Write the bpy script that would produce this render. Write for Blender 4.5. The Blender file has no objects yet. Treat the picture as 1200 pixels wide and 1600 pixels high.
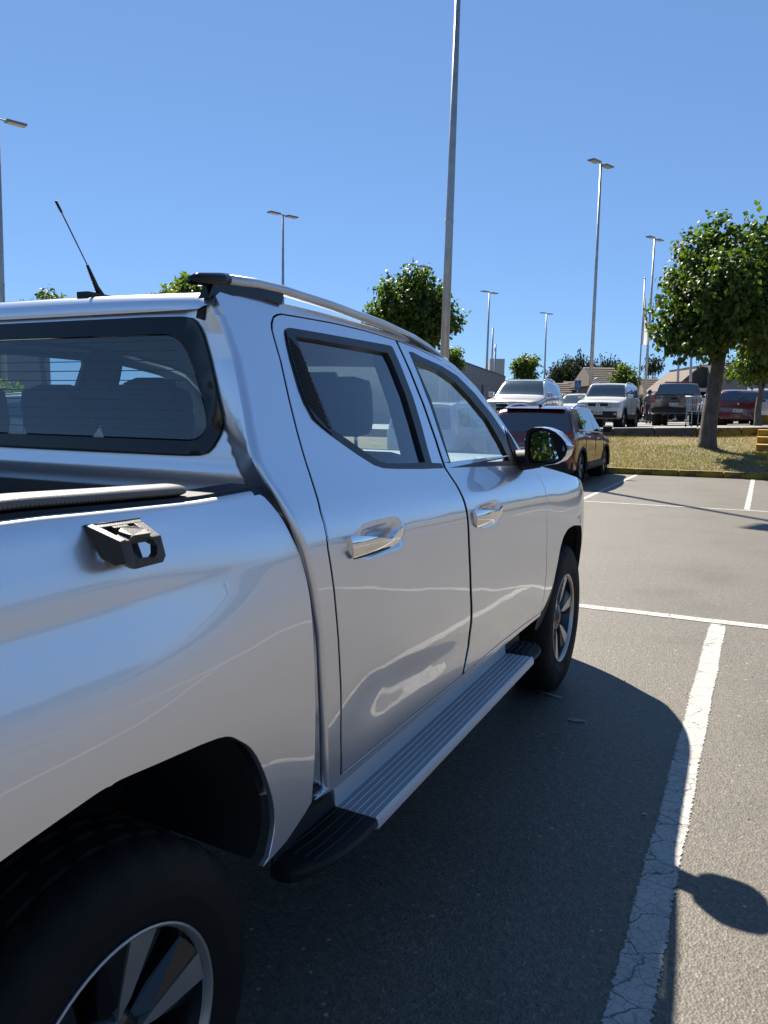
import bpy, bmesh, math, random
import numpy as np
from mathutils import Vector, Matrix, geometry as mgeo
random.seed(7); RNG=np.random.default_rng(7)
scn=bpy.context.scene
COL=scn.collection
# ------------------------------------------------------------------ camera, sky, sun, exposure
cd=bpy.data.cameras.new("camera"); cam=bpy.data.objects.new("camera",cd); COL.objects.link(cam)
yaw,pit,rol=math.radians(25.833),math.radians(7.423),math.radians(.942)
Fv=Vector((-math.sin(yaw)*math.cos(pit),math.cos(yaw)*math.cos(pit),-math.sin(pit)))
R0=Vector((math.cos(yaw),math.sin(yaw),0)); U0=R0.cross(Fv)
Rv=R0*math.cos(rol)+U0*math.sin(rol); Uv=-R0*math.sin(rol)+U0*math.cos(rol)
cam.matrix_world=Matrix(((Rv.x,Uv.x,-Fv.x,1.82),(Rv.y,Uv.y,-Fv.y,-.873),(Rv.z,Uv.z,-Fv.z,1.469),(0,0,0,1)))
cd.sensor_fit='VERTICAL'; cd.sensor_height=36; cd.sensor_width=27; cd.lens=1215.9/1600*36
cd.clip_start=.05; cd.clip_end=3000
scn.camera=cam
world=bpy.data.worlds.new("World"); scn.world=world; world.use_nodes=True
wn=world.node_tree; wn.nodes.clear()
sky=wn.nodes.new("ShaderNodeTexSky"); sky.sky_type='NISHITA'; sky.sun_disc=False
SUN_EL,SUN_AZ=math.radians(47.9),math.radians(44.6)      # azimuth left of +Y
sky.sun_elevation=SUN_EL; sky.sun_rotation=-SUN_AZ
sky.altitude=0; sky.air_density=.6; sky.dust_density=0; sky.ozone_density=1
bg=wn.nodes.new("ShaderNodeBackground"); bg.inputs[1].default_value=.0536
wo=wn.nodes.new("ShaderNodeOutputWorld")
# clear deep blue air: the sky's range is compressed and its blue deepened, evenly all round
gam=wn.nodes.new("ShaderNodeGamma"); gam.inputs[1].default_value=.50
tin=wn.nodes.new("ShaderNodeMix"); tin.data_type='RGBA'; tin.blend_type='MULTIPLY'; tin.inputs[0].default_value=1; tin.inputs[7].default_value=(1.10,1.70,2.52,1)
wn.links.new(sky.outputs[0],gam.inputs[0]); wn.links.new(gam.outputs[0],tin.inputs[6]); wn.links.new(tin.outputs[2],bg.inputs[0]); wn.links.new(bg.outputs[0],wo.inputs[0])
sl=bpy.data.lights.new("sun",'SUN'); sun=bpy.data.objects.new("sun",sl); COL.objects.link(sun)
sl.energy=5.0; sl.angle=math.radians(.53); sl.color=(1,.93,.82)
sd=Vector((-math.sin(SUN_AZ)*math.cos(SUN_EL),math.cos(SUN_AZ)*math.cos(SUN_EL),math.sin(SUN_EL)))
sun.rotation_euler=sd.to_track_quat('Z','Y').to_euler(); sun.location=(-20,20,40)
scn.view_settings.view_transform='Standard'; scn.view_settings.look='None'
scn.view_settings.exposure=1.4; scn.view_settings.gamma=1; scn.view_settings.use_curve_mapping=False
scn.cycles.transparent_max_bounces=24; scn.cycles.max_bounces=10; scn.cycles.glossy_bounces=6
scn.cycles.caustics_reflective=False; scn.cycles.caustics_refractive=False
# ------------------------------------------------------------------ body surfaces
def pchip(xs, ys):
    xs=np.array(xs,float); ys=np.array(ys,float)
    if xs[0]>xs[-1]: xs=xs[::-1]; ys=ys[::-1]
    h=np.diff(xs); d=np.diff(ys)/h; m=np.zeros(len(xs))
    for i in range(1,len(xs)-1):
        if d[i-1]*d[i]>0:
            w1=2*h[i]+h[i-1]; w2=h[i]+2*h[i-1]; m[i]=(w1+w2)/(w1/d[i-1]+w2/d[i])
    m[0]=d[0]; m[-1]=d[-1]
    def f(x):
        x=np.asarray(x,float); i=np.clip(np.searchsorted(xs,x)-1,0,len(h)-1)
        t=(x-xs[i])/h[i]
        r=(2*t**3-3*t**2+1)*ys[i]+(t**3-2*t**2+t)*h[i]*m[i]+(-2*t**3+3*t**2)*ys[i+1]+(t**3-t**2)*h[i]*m[i+1]
        r=np.where(x<xs[0],ys[0]+m[0]*(x-xs[0]),r); r=np.where(x>xs[-1],ys[-1]+m[-1]*(x-xs[-1]),r)
        return r
    return f
def sst(a,b,x):
    t=np.clip((np.asarray(x,float)-a)/(b-a),0,1); return t*t*(3-2*t)
_cab=pchip([1.78,1.72,1.69,1.5,1.285,1.25,1.22,1.195,1.17,1.145,1.12,1.095,1.05,1.0,.9,.8,.65,.55,.45,.3],
           [.610,.652,.668,.760,.868,.890,.909,.922,.932,.939,.9435,.946,.9485,.950,.9515,.951,.944,.934,.914,.87])
_b1=pchip([1.33,1.305,1.29,1.25,1.21,1.19,1.175,1.155,1.13,1.10,1.06,1.02,.97,.92,.85,.6,.4],
          [.885,.905,.912,.922,.931,.934,.9355,.938,.944,.952,.962,.970,.977,.981,.983,.980,.970])
_b0=pchip([1.33,1.305,1.28,1.25,1.22,1.19,1.16,1.13,1.05,.95,.8,.5,.4],
          [.850,.868,.884,.901,.914,.923,.929,.933,.943,.951,.956,.950,.940])
def Scab(y,z):
    y=np.asarray(y,float); z=np.asarray(z,float)
    zz=z+.045*(y-1.6)*sst(.7,1.05,z)
    x=_cab(zz)
    # front wing: swelling over the wheel, nose turning in
    x=x+.014*np.exp(-((y-3.16)/.42)**2)*np.exp(-((z-.86)/.22)**2)
    t=np.clip((y-3.30)/.85,0,None); x=x-.30*t**2.2
    # door skins hollow a little low down, rising to the rear
    zc=.66+.10*(y-1.6)*-1
    x=x-.008*np.exp(-((z-zc)/.085)**2)*sst(.65,.95,y)*(1-sst(2.3,2.7,y))
    return x
def Sbed(y,z):
    y=np.asarray(y,float); t=sst(.0,.56,y)
    return _b1(z)*(1-t)+_b0(z)*t
# ------------------------------------------------------------------ helpers
def tag(o,label=None,cat=None,group=None,kind=None):
    if label: o["label"]=label
    if cat: o["category"]=cat
    if group: o["group"]=group
    if kind: o["kind"]=kind
    return o
def empty(name,loc=(0,0,0),rz=0,label=None,cat=None,group=None):
    o=bpy.data.objects.new(name,None); COL.objects.link(o); o.location=loc; o.rotation_euler=(0,0,rz); o.empty_display_size=.2
    return tag(o,label,cat,group)
def link(name,me,mat,parent=None):
    o=bpy.data.objects.new(name,me); COL.objects.link(o)
    if mat is not None and len(me.materials)==0: me.materials.append(mat)
    if parent is not None: o.parent=parent
    return o
def raw(name,verts,faces,mat,parent=None,smooth=False,normals=None):
    me=bpy.data.meshes.new(name); me.from_pydata([tuple(map(float,v)) for v in verts],[],[tuple(int(i) for i in f) for f in faces]); me.update()
    if smooth or normals is not None:
        me.polygons.foreach_set("use_smooth",[True]*len(me.polygons))
    if normals is not None: me.normals_split_custom_set_from_vertices([tuple(map(float,n)) for n in normals])
    return link(name,me,mat,parent)
class MB:
    """collects shapes and links them as one mesh"""
    def __init__(s): s.v=[]; s.f=[]
    def add(s,v,f):
        b=len(s.v); s.v+= [tuple(map(float,p)) for p in v]; s.f+=[tuple(int(i)+b for i in q) for q in f]; return s
    def box(s,c,d,rot=None,bev=0):
        x,y,z=[k/2 for k in d]
        if bev:
            bm=bmesh.new(); bmesh.ops.create_cube(bm,size=1)
            for v in bm.verts: v.co=Vector((v.co.x*d[0],v.co.y*d[1],v.co.z*d[2]))
            bmesh.ops.bevel(bm,geom=bm.edges[:],offset=bev,segments=2,affect='EDGES',profile=.6)
            V=[v.co.copy() for v in bm.verts]; bm.verts.index_update(); Fc=[[v.index for v in f.verts] for f in bm.faces]; bm.free()
        else:
            V=[Vector((a*x,b*y,e*z)) for a in(-1,1) for b in(-1,1) for e in(-1,1)]
            Fc=[(0,1,3,2),(4,6,7,5),(0,4,5,1),(2,3,7,6),(0,2,6,4),(1,5,7,3)]
        if rot is not None: V=[rot@v for v in V]
        return s.add([v+Vector(c) for v in V],Fc)
    def tube(s,pts,r,n=10,cap=True,sq=(1,1)):
        pts=[Vector(p) for p in pts]; rs=r if isinstance(r,(list,tuple)) else [r]*len(pts); V=[];Fc=[]
        up=None
        for i,p in enumerate(pts):
            t=(pts[min(i+1,len(pts)-1)]-pts[max(i-1,0)]).normalized()
            if up is None:
                up=Vector((0,0,1)) if abs(t.z)<.9 else Vector((0,1,0))
            a=t.cross(up).normalized(); b=a.cross(t).normalized(); up=b
            for k in range(n):
                w=2*math.pi*k/n; V.append(p+a*math.cos(w)*rs[i]*sq[0]+b*math.sin(w)*rs[i]*sq[1])
        for i in range(len(pts)-1):
            for k in range(n): Fc.append((i*n+k,i*n+(k+1)%n,(i+1)*n+(k+1)%n,(i+1)*n+k))
        if cap: Fc.append(tuple(range(n))); Fc.append(tuple((len(pts)-1)*n+k for k in range(n))[::-1])
        return s.add(V,Fc)
    def lathe(s,prof,axis='X',c=(0,0,0),n=32,mod=None):
        V=[];Fc=[];m=len(prof)
        for k in range(n):
            w=2*math.pi*k/n
            for j,(a,r) in enumerate(prof):
                if mod: r=r+mod(j,k)
                if axis=='X': V.append((c[0]+a,c[1]+r*math.cos(w),c[2]+r*math.sin(w)))
                else: V.append((c[0]+r*math.cos(w),c[1]+r*math.sin(w),c[2]+a))
        for k in range(n):
            for j in range(m-1):
                q=(k*m+j,k*m+j+1,((k+1)%n)*m+j+1,((k+1)%n)*m+j); Fc.append(q if axis=='X' else q[::-1])
        return s.add(V,Fc)
    def prism(s,poly,axis,a,b):
        """polygon (2D) extruded along an axis from a to b"""
        n=len(poly)
        def P(u,v,w): return (w,u,v) if axis=='X' else ((u,w,v) if axis=='Y' else (u,v,w))
        V=[P(u,v,a) for u,v in poly]+[P(u,v,b) for u,v in poly]
        Fc=[tuple(range(n))[::-1],tuple(range(n,2*n))]+[(i,(i+1)%n,n+(i+1)%n,n+i) for i in range(n)]
        return s.add(V,Fc)
    def build(s,name,mat,parent=None,smooth=False,ang=None):
        o=raw(name,s.v,s.f,mat,parent,smooth)
        bm=bmesh.new(); bm.from_mesh(o.data); bmesh.ops.recalc_face_normals(bm,faces=bm.faces[:]); bm.to_mesh(o.data); bm.free()
        if ang is not None:
            o.data.polygons.foreach_set("use_smooth",[True]*len(o.data.polygons)); o.data.set_sharp_from_angle(angle=math.radians(ang))
        return o
def pip(P,poly):
    poly=np.asarray(poly,float); P=np.asarray(P,float); x,y=P[:,0],P[:,1]; r=np.zeros(len(P),bool); j=len(poly)-1
    for i in range(len(poly)):
        xi,yi=poly[i]; xj,yj=poly[j]
        c=((yi>y)!=(yj>y))&(x<(xj-xi)*(y-yi)/(yj-yi+1e-12)+xi); r^=c; j=i
    return r
def edist(P,poly):
    P=np.asarray(P,float); poly=np.asarray(poly,float); d=np.full(len(P),1e9)
    for i in range(len(poly)):
        a=poly[i]; b=poly[(i+1)%len(poly)]; ab=b-a; t=np.clip(((P-a)@ab)/(ab@ab+1e-15),0,1)
        d=np.minimum(d,np.hypot(*(P-a-t[:,None]*ab).T))
    return d
def resamp(poly,step):
    out=[]; n=len(poly)
    for i in range(n):
        a=np.array(poly[i],float); b=np.array(poly[(i+1)%n],float); k=max(1,int(np.ceil(np.hypot(*(b-a))/step)))
        for t in range(k): out.append(a+(b-a)*t/k)
    return np.array(out)
def smooth_open(pts,k=5):
    """Catmull-Rom through an open line of points"""
    P=[np.array(p,float) for p in pts]; out=[]
    for i in range(len(P)-1):
        a,b,c,d=P[max(i-1,0)],P[i],P[i+1],P[min(i+2,len(P)-1)]
        for t in np.arange(k)/k: out.append(tuple(.5*(2*b+(c-a)*t+(2*a-5*b+4*c-d)*t*t+(3*b-a-3*c+d)*t**3)))
    return out+[tuple(P[-1])]
def area(p): p=np.asarray(p); return .5*np.sum(p[:,0]*np.roll(p[:,1],-1)-np.roll(p[:,0],-1)*p[:,1])
def offset(poly,d):
    """move a closed polygon inwards by d"""
    p=np.array(poly,float); s=1 if area(p)>0 else -1; n=len(p); out=[]
    for i in range(n):
        a=p[i]-p[i-1]; b=p[(i+1)%n]-p[i]
        na=np.array([-a[1],a[0]])/(np.hypot(*a)+1e-12); nb=np.array([-b[1],b[0]])/(np.hypot(*b)+1e-12)
        m=na+nb; m=m/(np.hypot(*m)+1e-12); k=1/max(.5,m@na); out.append(p[i]+s*d*k*m)
    return np.array(out)
def smoothpoly(poly,it=1):
    p=np.array(poly,float)
    for _ in range(it):
        q=[]
        for i in range(len(p)):
            a=p[i];b=p[(i+1)%len(p)]; q+=[a*.75+b*.25,a*.25+b*.75]
        p=np.array(q)
    return p
def panel(name,outline,S,mat,parent,side=1,holes=(),step=.03,off=0,depth=.018,axis='X',flange=True,dark_folds=False):
    """curved sheet: outline in (y,z), x=S(y,z) (axis X); or outline in (x,z), y=S(x,z) (axis Y). Edges folded inwards."""
    loops=[resamp(outline,step)]+[resamp(h,step) for h in holes]
    allp=np.concatenate(loops)
    lo=allp.min(0); hi=allp.max(0)
    gx,gy=np.meshgrid(np.arange(lo[0]+step*.5,hi[0],step),np.arange(lo[1]+step*.5,hi[1],step)); G=np.stack([gx.ravel(),gy.ravel()],1)
    ok=pip(G,loops[0])
    for h in loops[1:]: ok&=~pip(G,h)
    G=G[ok]
    for l in loops: 
        if len(G): G=G[edist(G,l)>step*.45]
    pts=[Vector(p) for p in allp]+[Vector(p) for p in G]
    ed=[];b=0
    for l in loops:
        n=len(l); ed+=[(b+i,b+(i+1)%n) for i in range(n)]; b+=n
    rv,re,rf,ov,oe,of=mgeo.delaunay_2d_cdt(pts,ed,[],0,1e-6)
    V2=np.array([tuple(v) for v in rv]); T=np.array([f for f in rf if len(f)==3])
    cen=V2[T].mean(1); ok=pip(cen,loops[0])
    for h in loops[1:]: ok&=~pip(cen,h)
    T=T[ok]
    a,bb=V2[:,0],V2[:,1]; e=1e-3
    s=S(a,bb); da=(S(a+e,bb)-S(a-e,bb))/(2*e); db=(S(a,bb+e)-S(a,bb-e))/(2*e)
    N=np.stack([np.ones_like(s),-da,-db],1); N/=np.linalg.norm(N,axis=1)[:,None]
    Q=np.stack([s,a,bb],1)+N*off
    # orient
    t=T[:,[0,1,2]]; ar=(V2[t[:,1],0]-V2[t[:,0],0])*(V2[t[:,2],1]-V2[t[:,0],1])-(V2[t[:,2],0]-V2[t[:,0],0])*(V2[t[:,1],1]-V2[t[:,0],1])
    T=np.where(ar[:,None]>0,T,T[:,::-1])
    V=[tuple(q) for q in Q]; NN=[tuple(n) for n in N]; Fc=[tuple(f) for f in T]
    if flange:
        em={}
        for f in T:
            for i in range(3):
                k=(f[i],f[(i+1)%3]); em[k]=em.get(k,0)+1
        bd=[k for k in em if (k[1],k[0]) not in em]
        nb={}
        for i,j in bd:
            d=Q[j]-Q[i]; n=np.cross(d,N[i]); n/=np.linalg.norm(n)+1e-12
            for k in (i,j): nb[k]=nb.get(k,0)+n
        idx={}
        for k,n in nb.items():
            n=n/(np.linalg.norm(n)+1e-12)
            idx[k]=len(V); 
            r=min(.0022,depth*.3)
            V+=[tuple(Q[k]),tuple(Q[k]-N[k]*r+n*r*.35),tuple(Q[k]-N[k]*depth+n*r*.35)]
            m=n+N[k]; m/=np.linalg.norm(m); NN+=[tuple(m),tuple(n),tuple(n)]
        nf=len(Fc)
        for w in (0,1):
            for i,j in bd:
                p,q=idx[i],idx[j]; Fc.append((p+w,p+w+1,q+w+1,q+w))
        nd_=nf+len(bd)
    else: nd_=None
    if axis=='Yn':      # outline in (x,z), y=-S: the sheet faces -y
        V=[(v[1],-v[0],v[2]) for v in V]; NN=[(n[1],-n[0],n[2]) for n in NN]
    elif side<0:
        V=[(-v[0],v[1],v[2]) for v in V]; NN=[(-n[0],n[1],n[2]) for n in NN]; Fc=[f[::-1] for f in Fc]
    o=raw(name,V,Fc,mat,parent,True,NN)
    if nd_ is not None and mat.name.startswith("silver") and dark_folds:      # folded edges coloured near black, painting shade into the shut lines
        o.data.materials.append(MATS["shut_line"]); o.data.polygons.foreach_set("material_index",[0]*nd_+[1]*(len(Fc)-nd_))
    return o
def grid(name,fn,nu,nv,mat,parent=None,smooth=True,flip=False):
    V=[fn(i/nu,j/nv) for i in range(nu+1) for j in range(nv+1)]
    Fc=[(i*(nv+1)+j,(i+1)*(nv+1)+j,(i+1)*(nv+1)+j+1,i*(nv+1)+j+1) for i in range(nu) for j in range(nv)]
    if flip: Fc=[f[::-1] for f in Fc]
    return raw(name,V,Fc,mat,parent,smooth)
# ------------------------------------------------------------------ materials
MATS={}
DIM=.58       # the picture is exposed for the shade: sunlit diffuse surfaces are held back by this much
def nt(name):
    m=bpy.data.materials.new(name); m.use_nodes=True; t=m.node_tree; t.nodes.clear(); MATS[name]=m
    return m,t,t.nodes.new("ShaderNodeOutputMaterial")
def nd(t,typ,**k):
    n=t.nodes.new(typ)
    for a,b in k.items():
        if a in n.inputs.keys(): n.inputs[a].default_value=b
        else: setattr(n,a,b)
    return n
def ramp(t,stops,inp):
    r=t.nodes.new("ShaderNodeValToRGB"); e=r.color_ramp.elements
    while len(e)<len(stops): e.new(.5)
    for i,(p,c) in enumerate(stops):
        e[i].position=p; e[i].color=(*(c if hasattr(c,'__len__') else (c,c,c)),1)
    t.links.new(inp,r.inputs[0]); return r
def pbr(name,col,rough=.5,metal=0,coat=0,var=.06,scale=6,bump=0,bscale=80,spec=.5,coatr=.03,rvar=.12,c2=None):
    """a plain surface with a little uneven colour, uneven gloss and fine relief"""
    m,t,o=nt(name); b=nd(t,"ShaderNodeBsdfPrincipled"); L=t.links
    tc=nd(t,"ShaderNodeTexCoord"); n1=nd(t,"ShaderNodeTexNoise"); n1.inputs["Scale"].default_value=scale; n1.inputs["Detail"].default_value=6
    L.new(tc.outputs["Object"],n1.inputs["Vector"])
    c=np.array(col[:3])*(1 if metal>.5 else DIM); c2=None if c2 is None else np.array(c2)*DIM; d=np.clip(c*(1-var*2),0,1); l=np.clip(c*(1+var*2),0,1)
    if c2 is not None: d=np.array(c2)
    r=ramp(t,[(.3,d),(.7,l)],n1.outputs[0]); L.new(r.outputs[0],b.inputs["Base Color"])
    rr=ramp(t,[(.3,max(0,rough*(1-rvar))),(.7,min(1,rough*(1+rvar)))],n1.outputs[0]); L.new(rr.outputs[0],b.inputs["Roughness"])
    b.inputs["Metallic"].default_value=metal; b.inputs["Coat Weight"].default_value=coat; b.inputs["Coat Roughness"].default_value=coatr
    b.inputs["Specular IOR Level"].default_value=spec
    if bump:
        n2=nd(t,"ShaderNodeTexNoise"); n2.inputs["Scale"].default_value=bscale; n2.inputs["Detail"].default_value=4
        L.new(tc.outputs["Object"],n2.inputs["Vector"]); bp=nd(t,"ShaderNodeBump"); bp.inputs["Strength"].default_value=bump; bp.inputs["Distance"].default_value=.01
        L.new(n2.outputs[0],bp.inputs["Height"]); L.new(bp.outputs[0],b.inputs["Normal"])
    L.new(b.outputs[0],o.inputs[0]); return m
def glassmat(name,tint,base=.05,dark=0):
    m,t,o=nt(name); L=t.links
    lw=nd(t,"ShaderNodeLayerWeight"); lw.inputs[0].default_value=.5
    p=nd(t,"ShaderNodeMath",operation='POWER'); p.inputs[1].default_value=3.9; L.new(lw.outputs["Facing"],p.inputs[0])
    ma=nd(t,"ShaderNodeMath",operation='MULTIPLY_ADD'); ma.inputs[1].default_value=.92-base; ma.inputs[2].default_value=base; L.new(p.outputs[0],ma.inputs[0])
    tr=nd(t,"ShaderNodeBsdfTransparent"); tr.inputs[0].default_value=(*tint,1)
    gl=nd(t,"ShaderNodeBsdfGlossy"); gl.inputs["Roughness"].default_value=.0; gl.inputs["Color"].default_value=(.95,.97,1,1)
    body=tr
    if dark:
        df=nd(t,"ShaderNodeBsdfDiffuse"); df.inputs[0].default_value=(.012,.016,.02,1)
        mx=nd(t,"ShaderNodeMixShader"); mx.inputs[0].default_value=dark; L.new(tr.outputs[0],mx.inputs[1]); L.new(df.outputs[0],mx.inputs[2]); body=mx
    mx2=nd(t,"ShaderNodeMixShader"); L.new(ma.outputs[0],mx2.inputs[0]); L.new(body.outputs[0],mx2.inputs[1]); L.new(gl.outputs[0],mx2.inputs[2])
    L.new(mx2.outputs[0],o.inputs[0]); return m
def paint(name,col,metal=.85,rough=.3,coat=1,flake=.04):
    m,t,o=nt(name); L=t.links; b=nd(t,"ShaderNodeBsdfPrincipled")
    c=np.array(col)*(1 if metal>.5 else DIM)
    # a thin uneven film of road dust, thicker low down where the wheels throw it
    tc=nd(t,"ShaderNodeTexCoord"); n=nd(t,"ShaderNodeTexNoise"); n.inputs["Scale"].default_value=2.2; n.inputs["Detail"].default_value=4; L.new(tc.outputs["Object"],n.inputs["Vector"])
    r=ramp(t,[(.3,c*.985),(.7,np.clip(c*1.015,0,1))],n.outputs[0]); L.new(r.outputs[0],b.inputs["Base Color"])
    b.inputs["Roughness"].default_value=rough
    # the faint waviness of pressed sheet metal
    n2=nd(t,"ShaderNodeTexNoise"); n2.inputs["Scale"].default_value=4.5; n2.inputs["Detail"].default_value=1.5; L.new(tc.outputs["Object"],n2.inputs["Vector"])
    bp=nd(t,"ShaderNodeBump"); bp.inputs["Strength"].default_value=1; bp.inputs["Distance"].default_value=.0011; L.new(n2.outputs[0],bp.inputs["Height"]); L.new(bp.outputs[0],b.inputs["Normal"]); L.new(bp.outputs[0],b.inputs["Coat Normal"])
    b.inputs["Coat Roughness"].default_value=.006; b.inputs["Coat IOR"].default_value=1.65
    b.inputs["Metallic"].default_value=metal; b.inputs["Coat Weight"].default_value=coat
    L.new(b.outputs[0],o.inputs[0]); return m
def leafmat(name,c1,c2,tr=.35,rough=.45,spec=.32):
    c1=tuple(np.array(c1)*.62); c2=tuple(np.array(c2)*.62)
    m,t,o=nt(name); L=t.links; g=nd(t,"ShaderNodeNewGeometry")
    r=ramp(t,[(0,c1),(.6,tuple((np.array(c1)+np.array(c2))/2)),(1,c2)],g.outputs["Random Per Island"])
    b=nd(t,"ShaderNodeBsdfPrincipled"); b.inputs["Roughness"].default_value=rough; b.inputs["Specular IOR Level"].default_value=spec; L.new(r.outputs[0],b.inputs["Base Color"])
    tl=nd(t,"ShaderNodeBsdfTranslucent"); hs=nd(t,"ShaderNodeMix",data_type='RGBA',blend_type='MULTIPLY'); hs.inputs[0].default_value=1
    L.new(r.outputs[0],hs.inputs[6]); hs.inputs[7].default_value=(1.75,1.95,.5,1); L.new(hs.outputs[2],tl.inputs[0])
    mx=nd(t,"ShaderNodeMixShader"); mx.inputs[0].default_value=tr; L.new(b.outputs[0],mx.inputs[1]); L.new(tl.outputs[0],mx.inputs[2]); L.new(mx.outputs[0],o.inputs[0]); return m
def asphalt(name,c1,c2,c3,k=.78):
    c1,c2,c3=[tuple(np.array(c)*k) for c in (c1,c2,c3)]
    m,t,o=nt(name); L=t.links; b=nd(t,"ShaderNodeBsdfPrincipled"); tc=nd(t,"ShaderNodeTexCoord")
    def noise(s,d=5,r=.6): 
        n=nd(t,"ShaderNodeTexNoise"); n.inputs["Scale"].default_value=s; n.inputs["Detail"].default_value=d; n.inputs["Roughness"].default_value=r; L.new(tc.outputs["Object"],n.inputs["Vector"]); return n
    big=noise(.35,7,.62); fine=noise(38,6,.72)
    v=nd(t,"ShaderNodeTexVoronoi"); v.inputs["Scale"].default_value=125; L.new(tc.outputs["Object"],v.inputs["Vector"])
    v2=nd(t,"ShaderNodeTexVoronoi"); v2.inputs["Scale"].default_value=46; L.new(tc.outputs["Object"],v2.inputs["Vector"])
    base=ramp(t,[(.3,c1),(.7,c2)],big.outputs[0])
    st=ramp(t,[(0,(.62,.62,.62)),(.45,(.97,.97,.97)),(.82,(1.12,1.11,1.1)),(.95,(1.75,1.7,1.62))],v.outputs["Color"])
    mu=nd(t,"ShaderNodeMix",data_type='RGBA',blend_type='MULTIPLY'); mu.inputs[0].default_value=1; L.new(base.outputs[0],mu.inputs[6]); L.new(st.outputs[0],mu.inputs[7])
    fr=ramp(t,[(.28,(.66,.66,.66)),(.72,(1.3,1.29,1.27))],fine.outputs[0])
    mu2=nd(t,"ShaderNodeMix",data_type='RGBA',blend_type='MULTIPLY'); mu2.inputs[0].default_value=1; L.new(mu.outputs[2],mu2.inputs[6]); L.new(fr.outputs[0],mu2.inputs[7])
    # sparse pale stones
    sp=nd(t,"ShaderNodeSeparateColor"); L.new(v2.outputs["Color"],sp.inputs[0])
    a=ramp(t,[(.965,0),(.985,1)],sp.outputs[0]); dd=ramp(t,[(.18,1),(.38,0)],v2.outputs["Distance"])
    ml=nd(t,"ShaderNodeMath",operation='MULTIPLY'); L.new(a.outputs[0],ml.inputs[0]); L.new(dd.outputs[0],ml.inputs[1])
    mu3=nd(t,"ShaderNodeMix",data_type='RGBA'); L.new(ml.outputs[0],mu3.inputs[0]); L.new(mu2.outputs[2],mu3.inputs[6]); mu3.inputs[7].default_value=(*c3,1)
    st2=noise(1.1,4,.55); sr=ramp(t,[(.30,(.80,.80,.80)),(.46,(1,1,1)),(.72,(1.06,1.06,1.05))],st2.outputs[0]); mu4=nd(t,"ShaderNodeMix",data_type='RGBA',blend_type='MULTIPLY'); mu4.inputs[0].default_value=1; L.new(mu3.outputs[2],mu4.inputs[6]); L.new(sr.outputs[0],mu4.inputs[7])
    L.new(mu4.outputs[2],b.inputs["Base Color"]); b.inputs["Roughness"].default_value=.56; b.inputs["Specular IOR Level"].default_value=.42
    ad=nd(t,"ShaderNodeMath",operation='ADD'); L.new(v.outputs["Distance"],ad.inputs[0]); L.new(fine.outputs[0],ad.inputs[1])
    bp=nd(t,"ShaderNodeBump"); bp.inputs["Strength"].default_value=.5; bp.inputs["Distance"].default_value=.0042; L.new(ad.outputs[0],bp.inputs["Height"]); L.new(bp.outputs[0],b.inputs["Normal"])
    L.new(b.outputs[0],o.inputs[0]); return m
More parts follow.
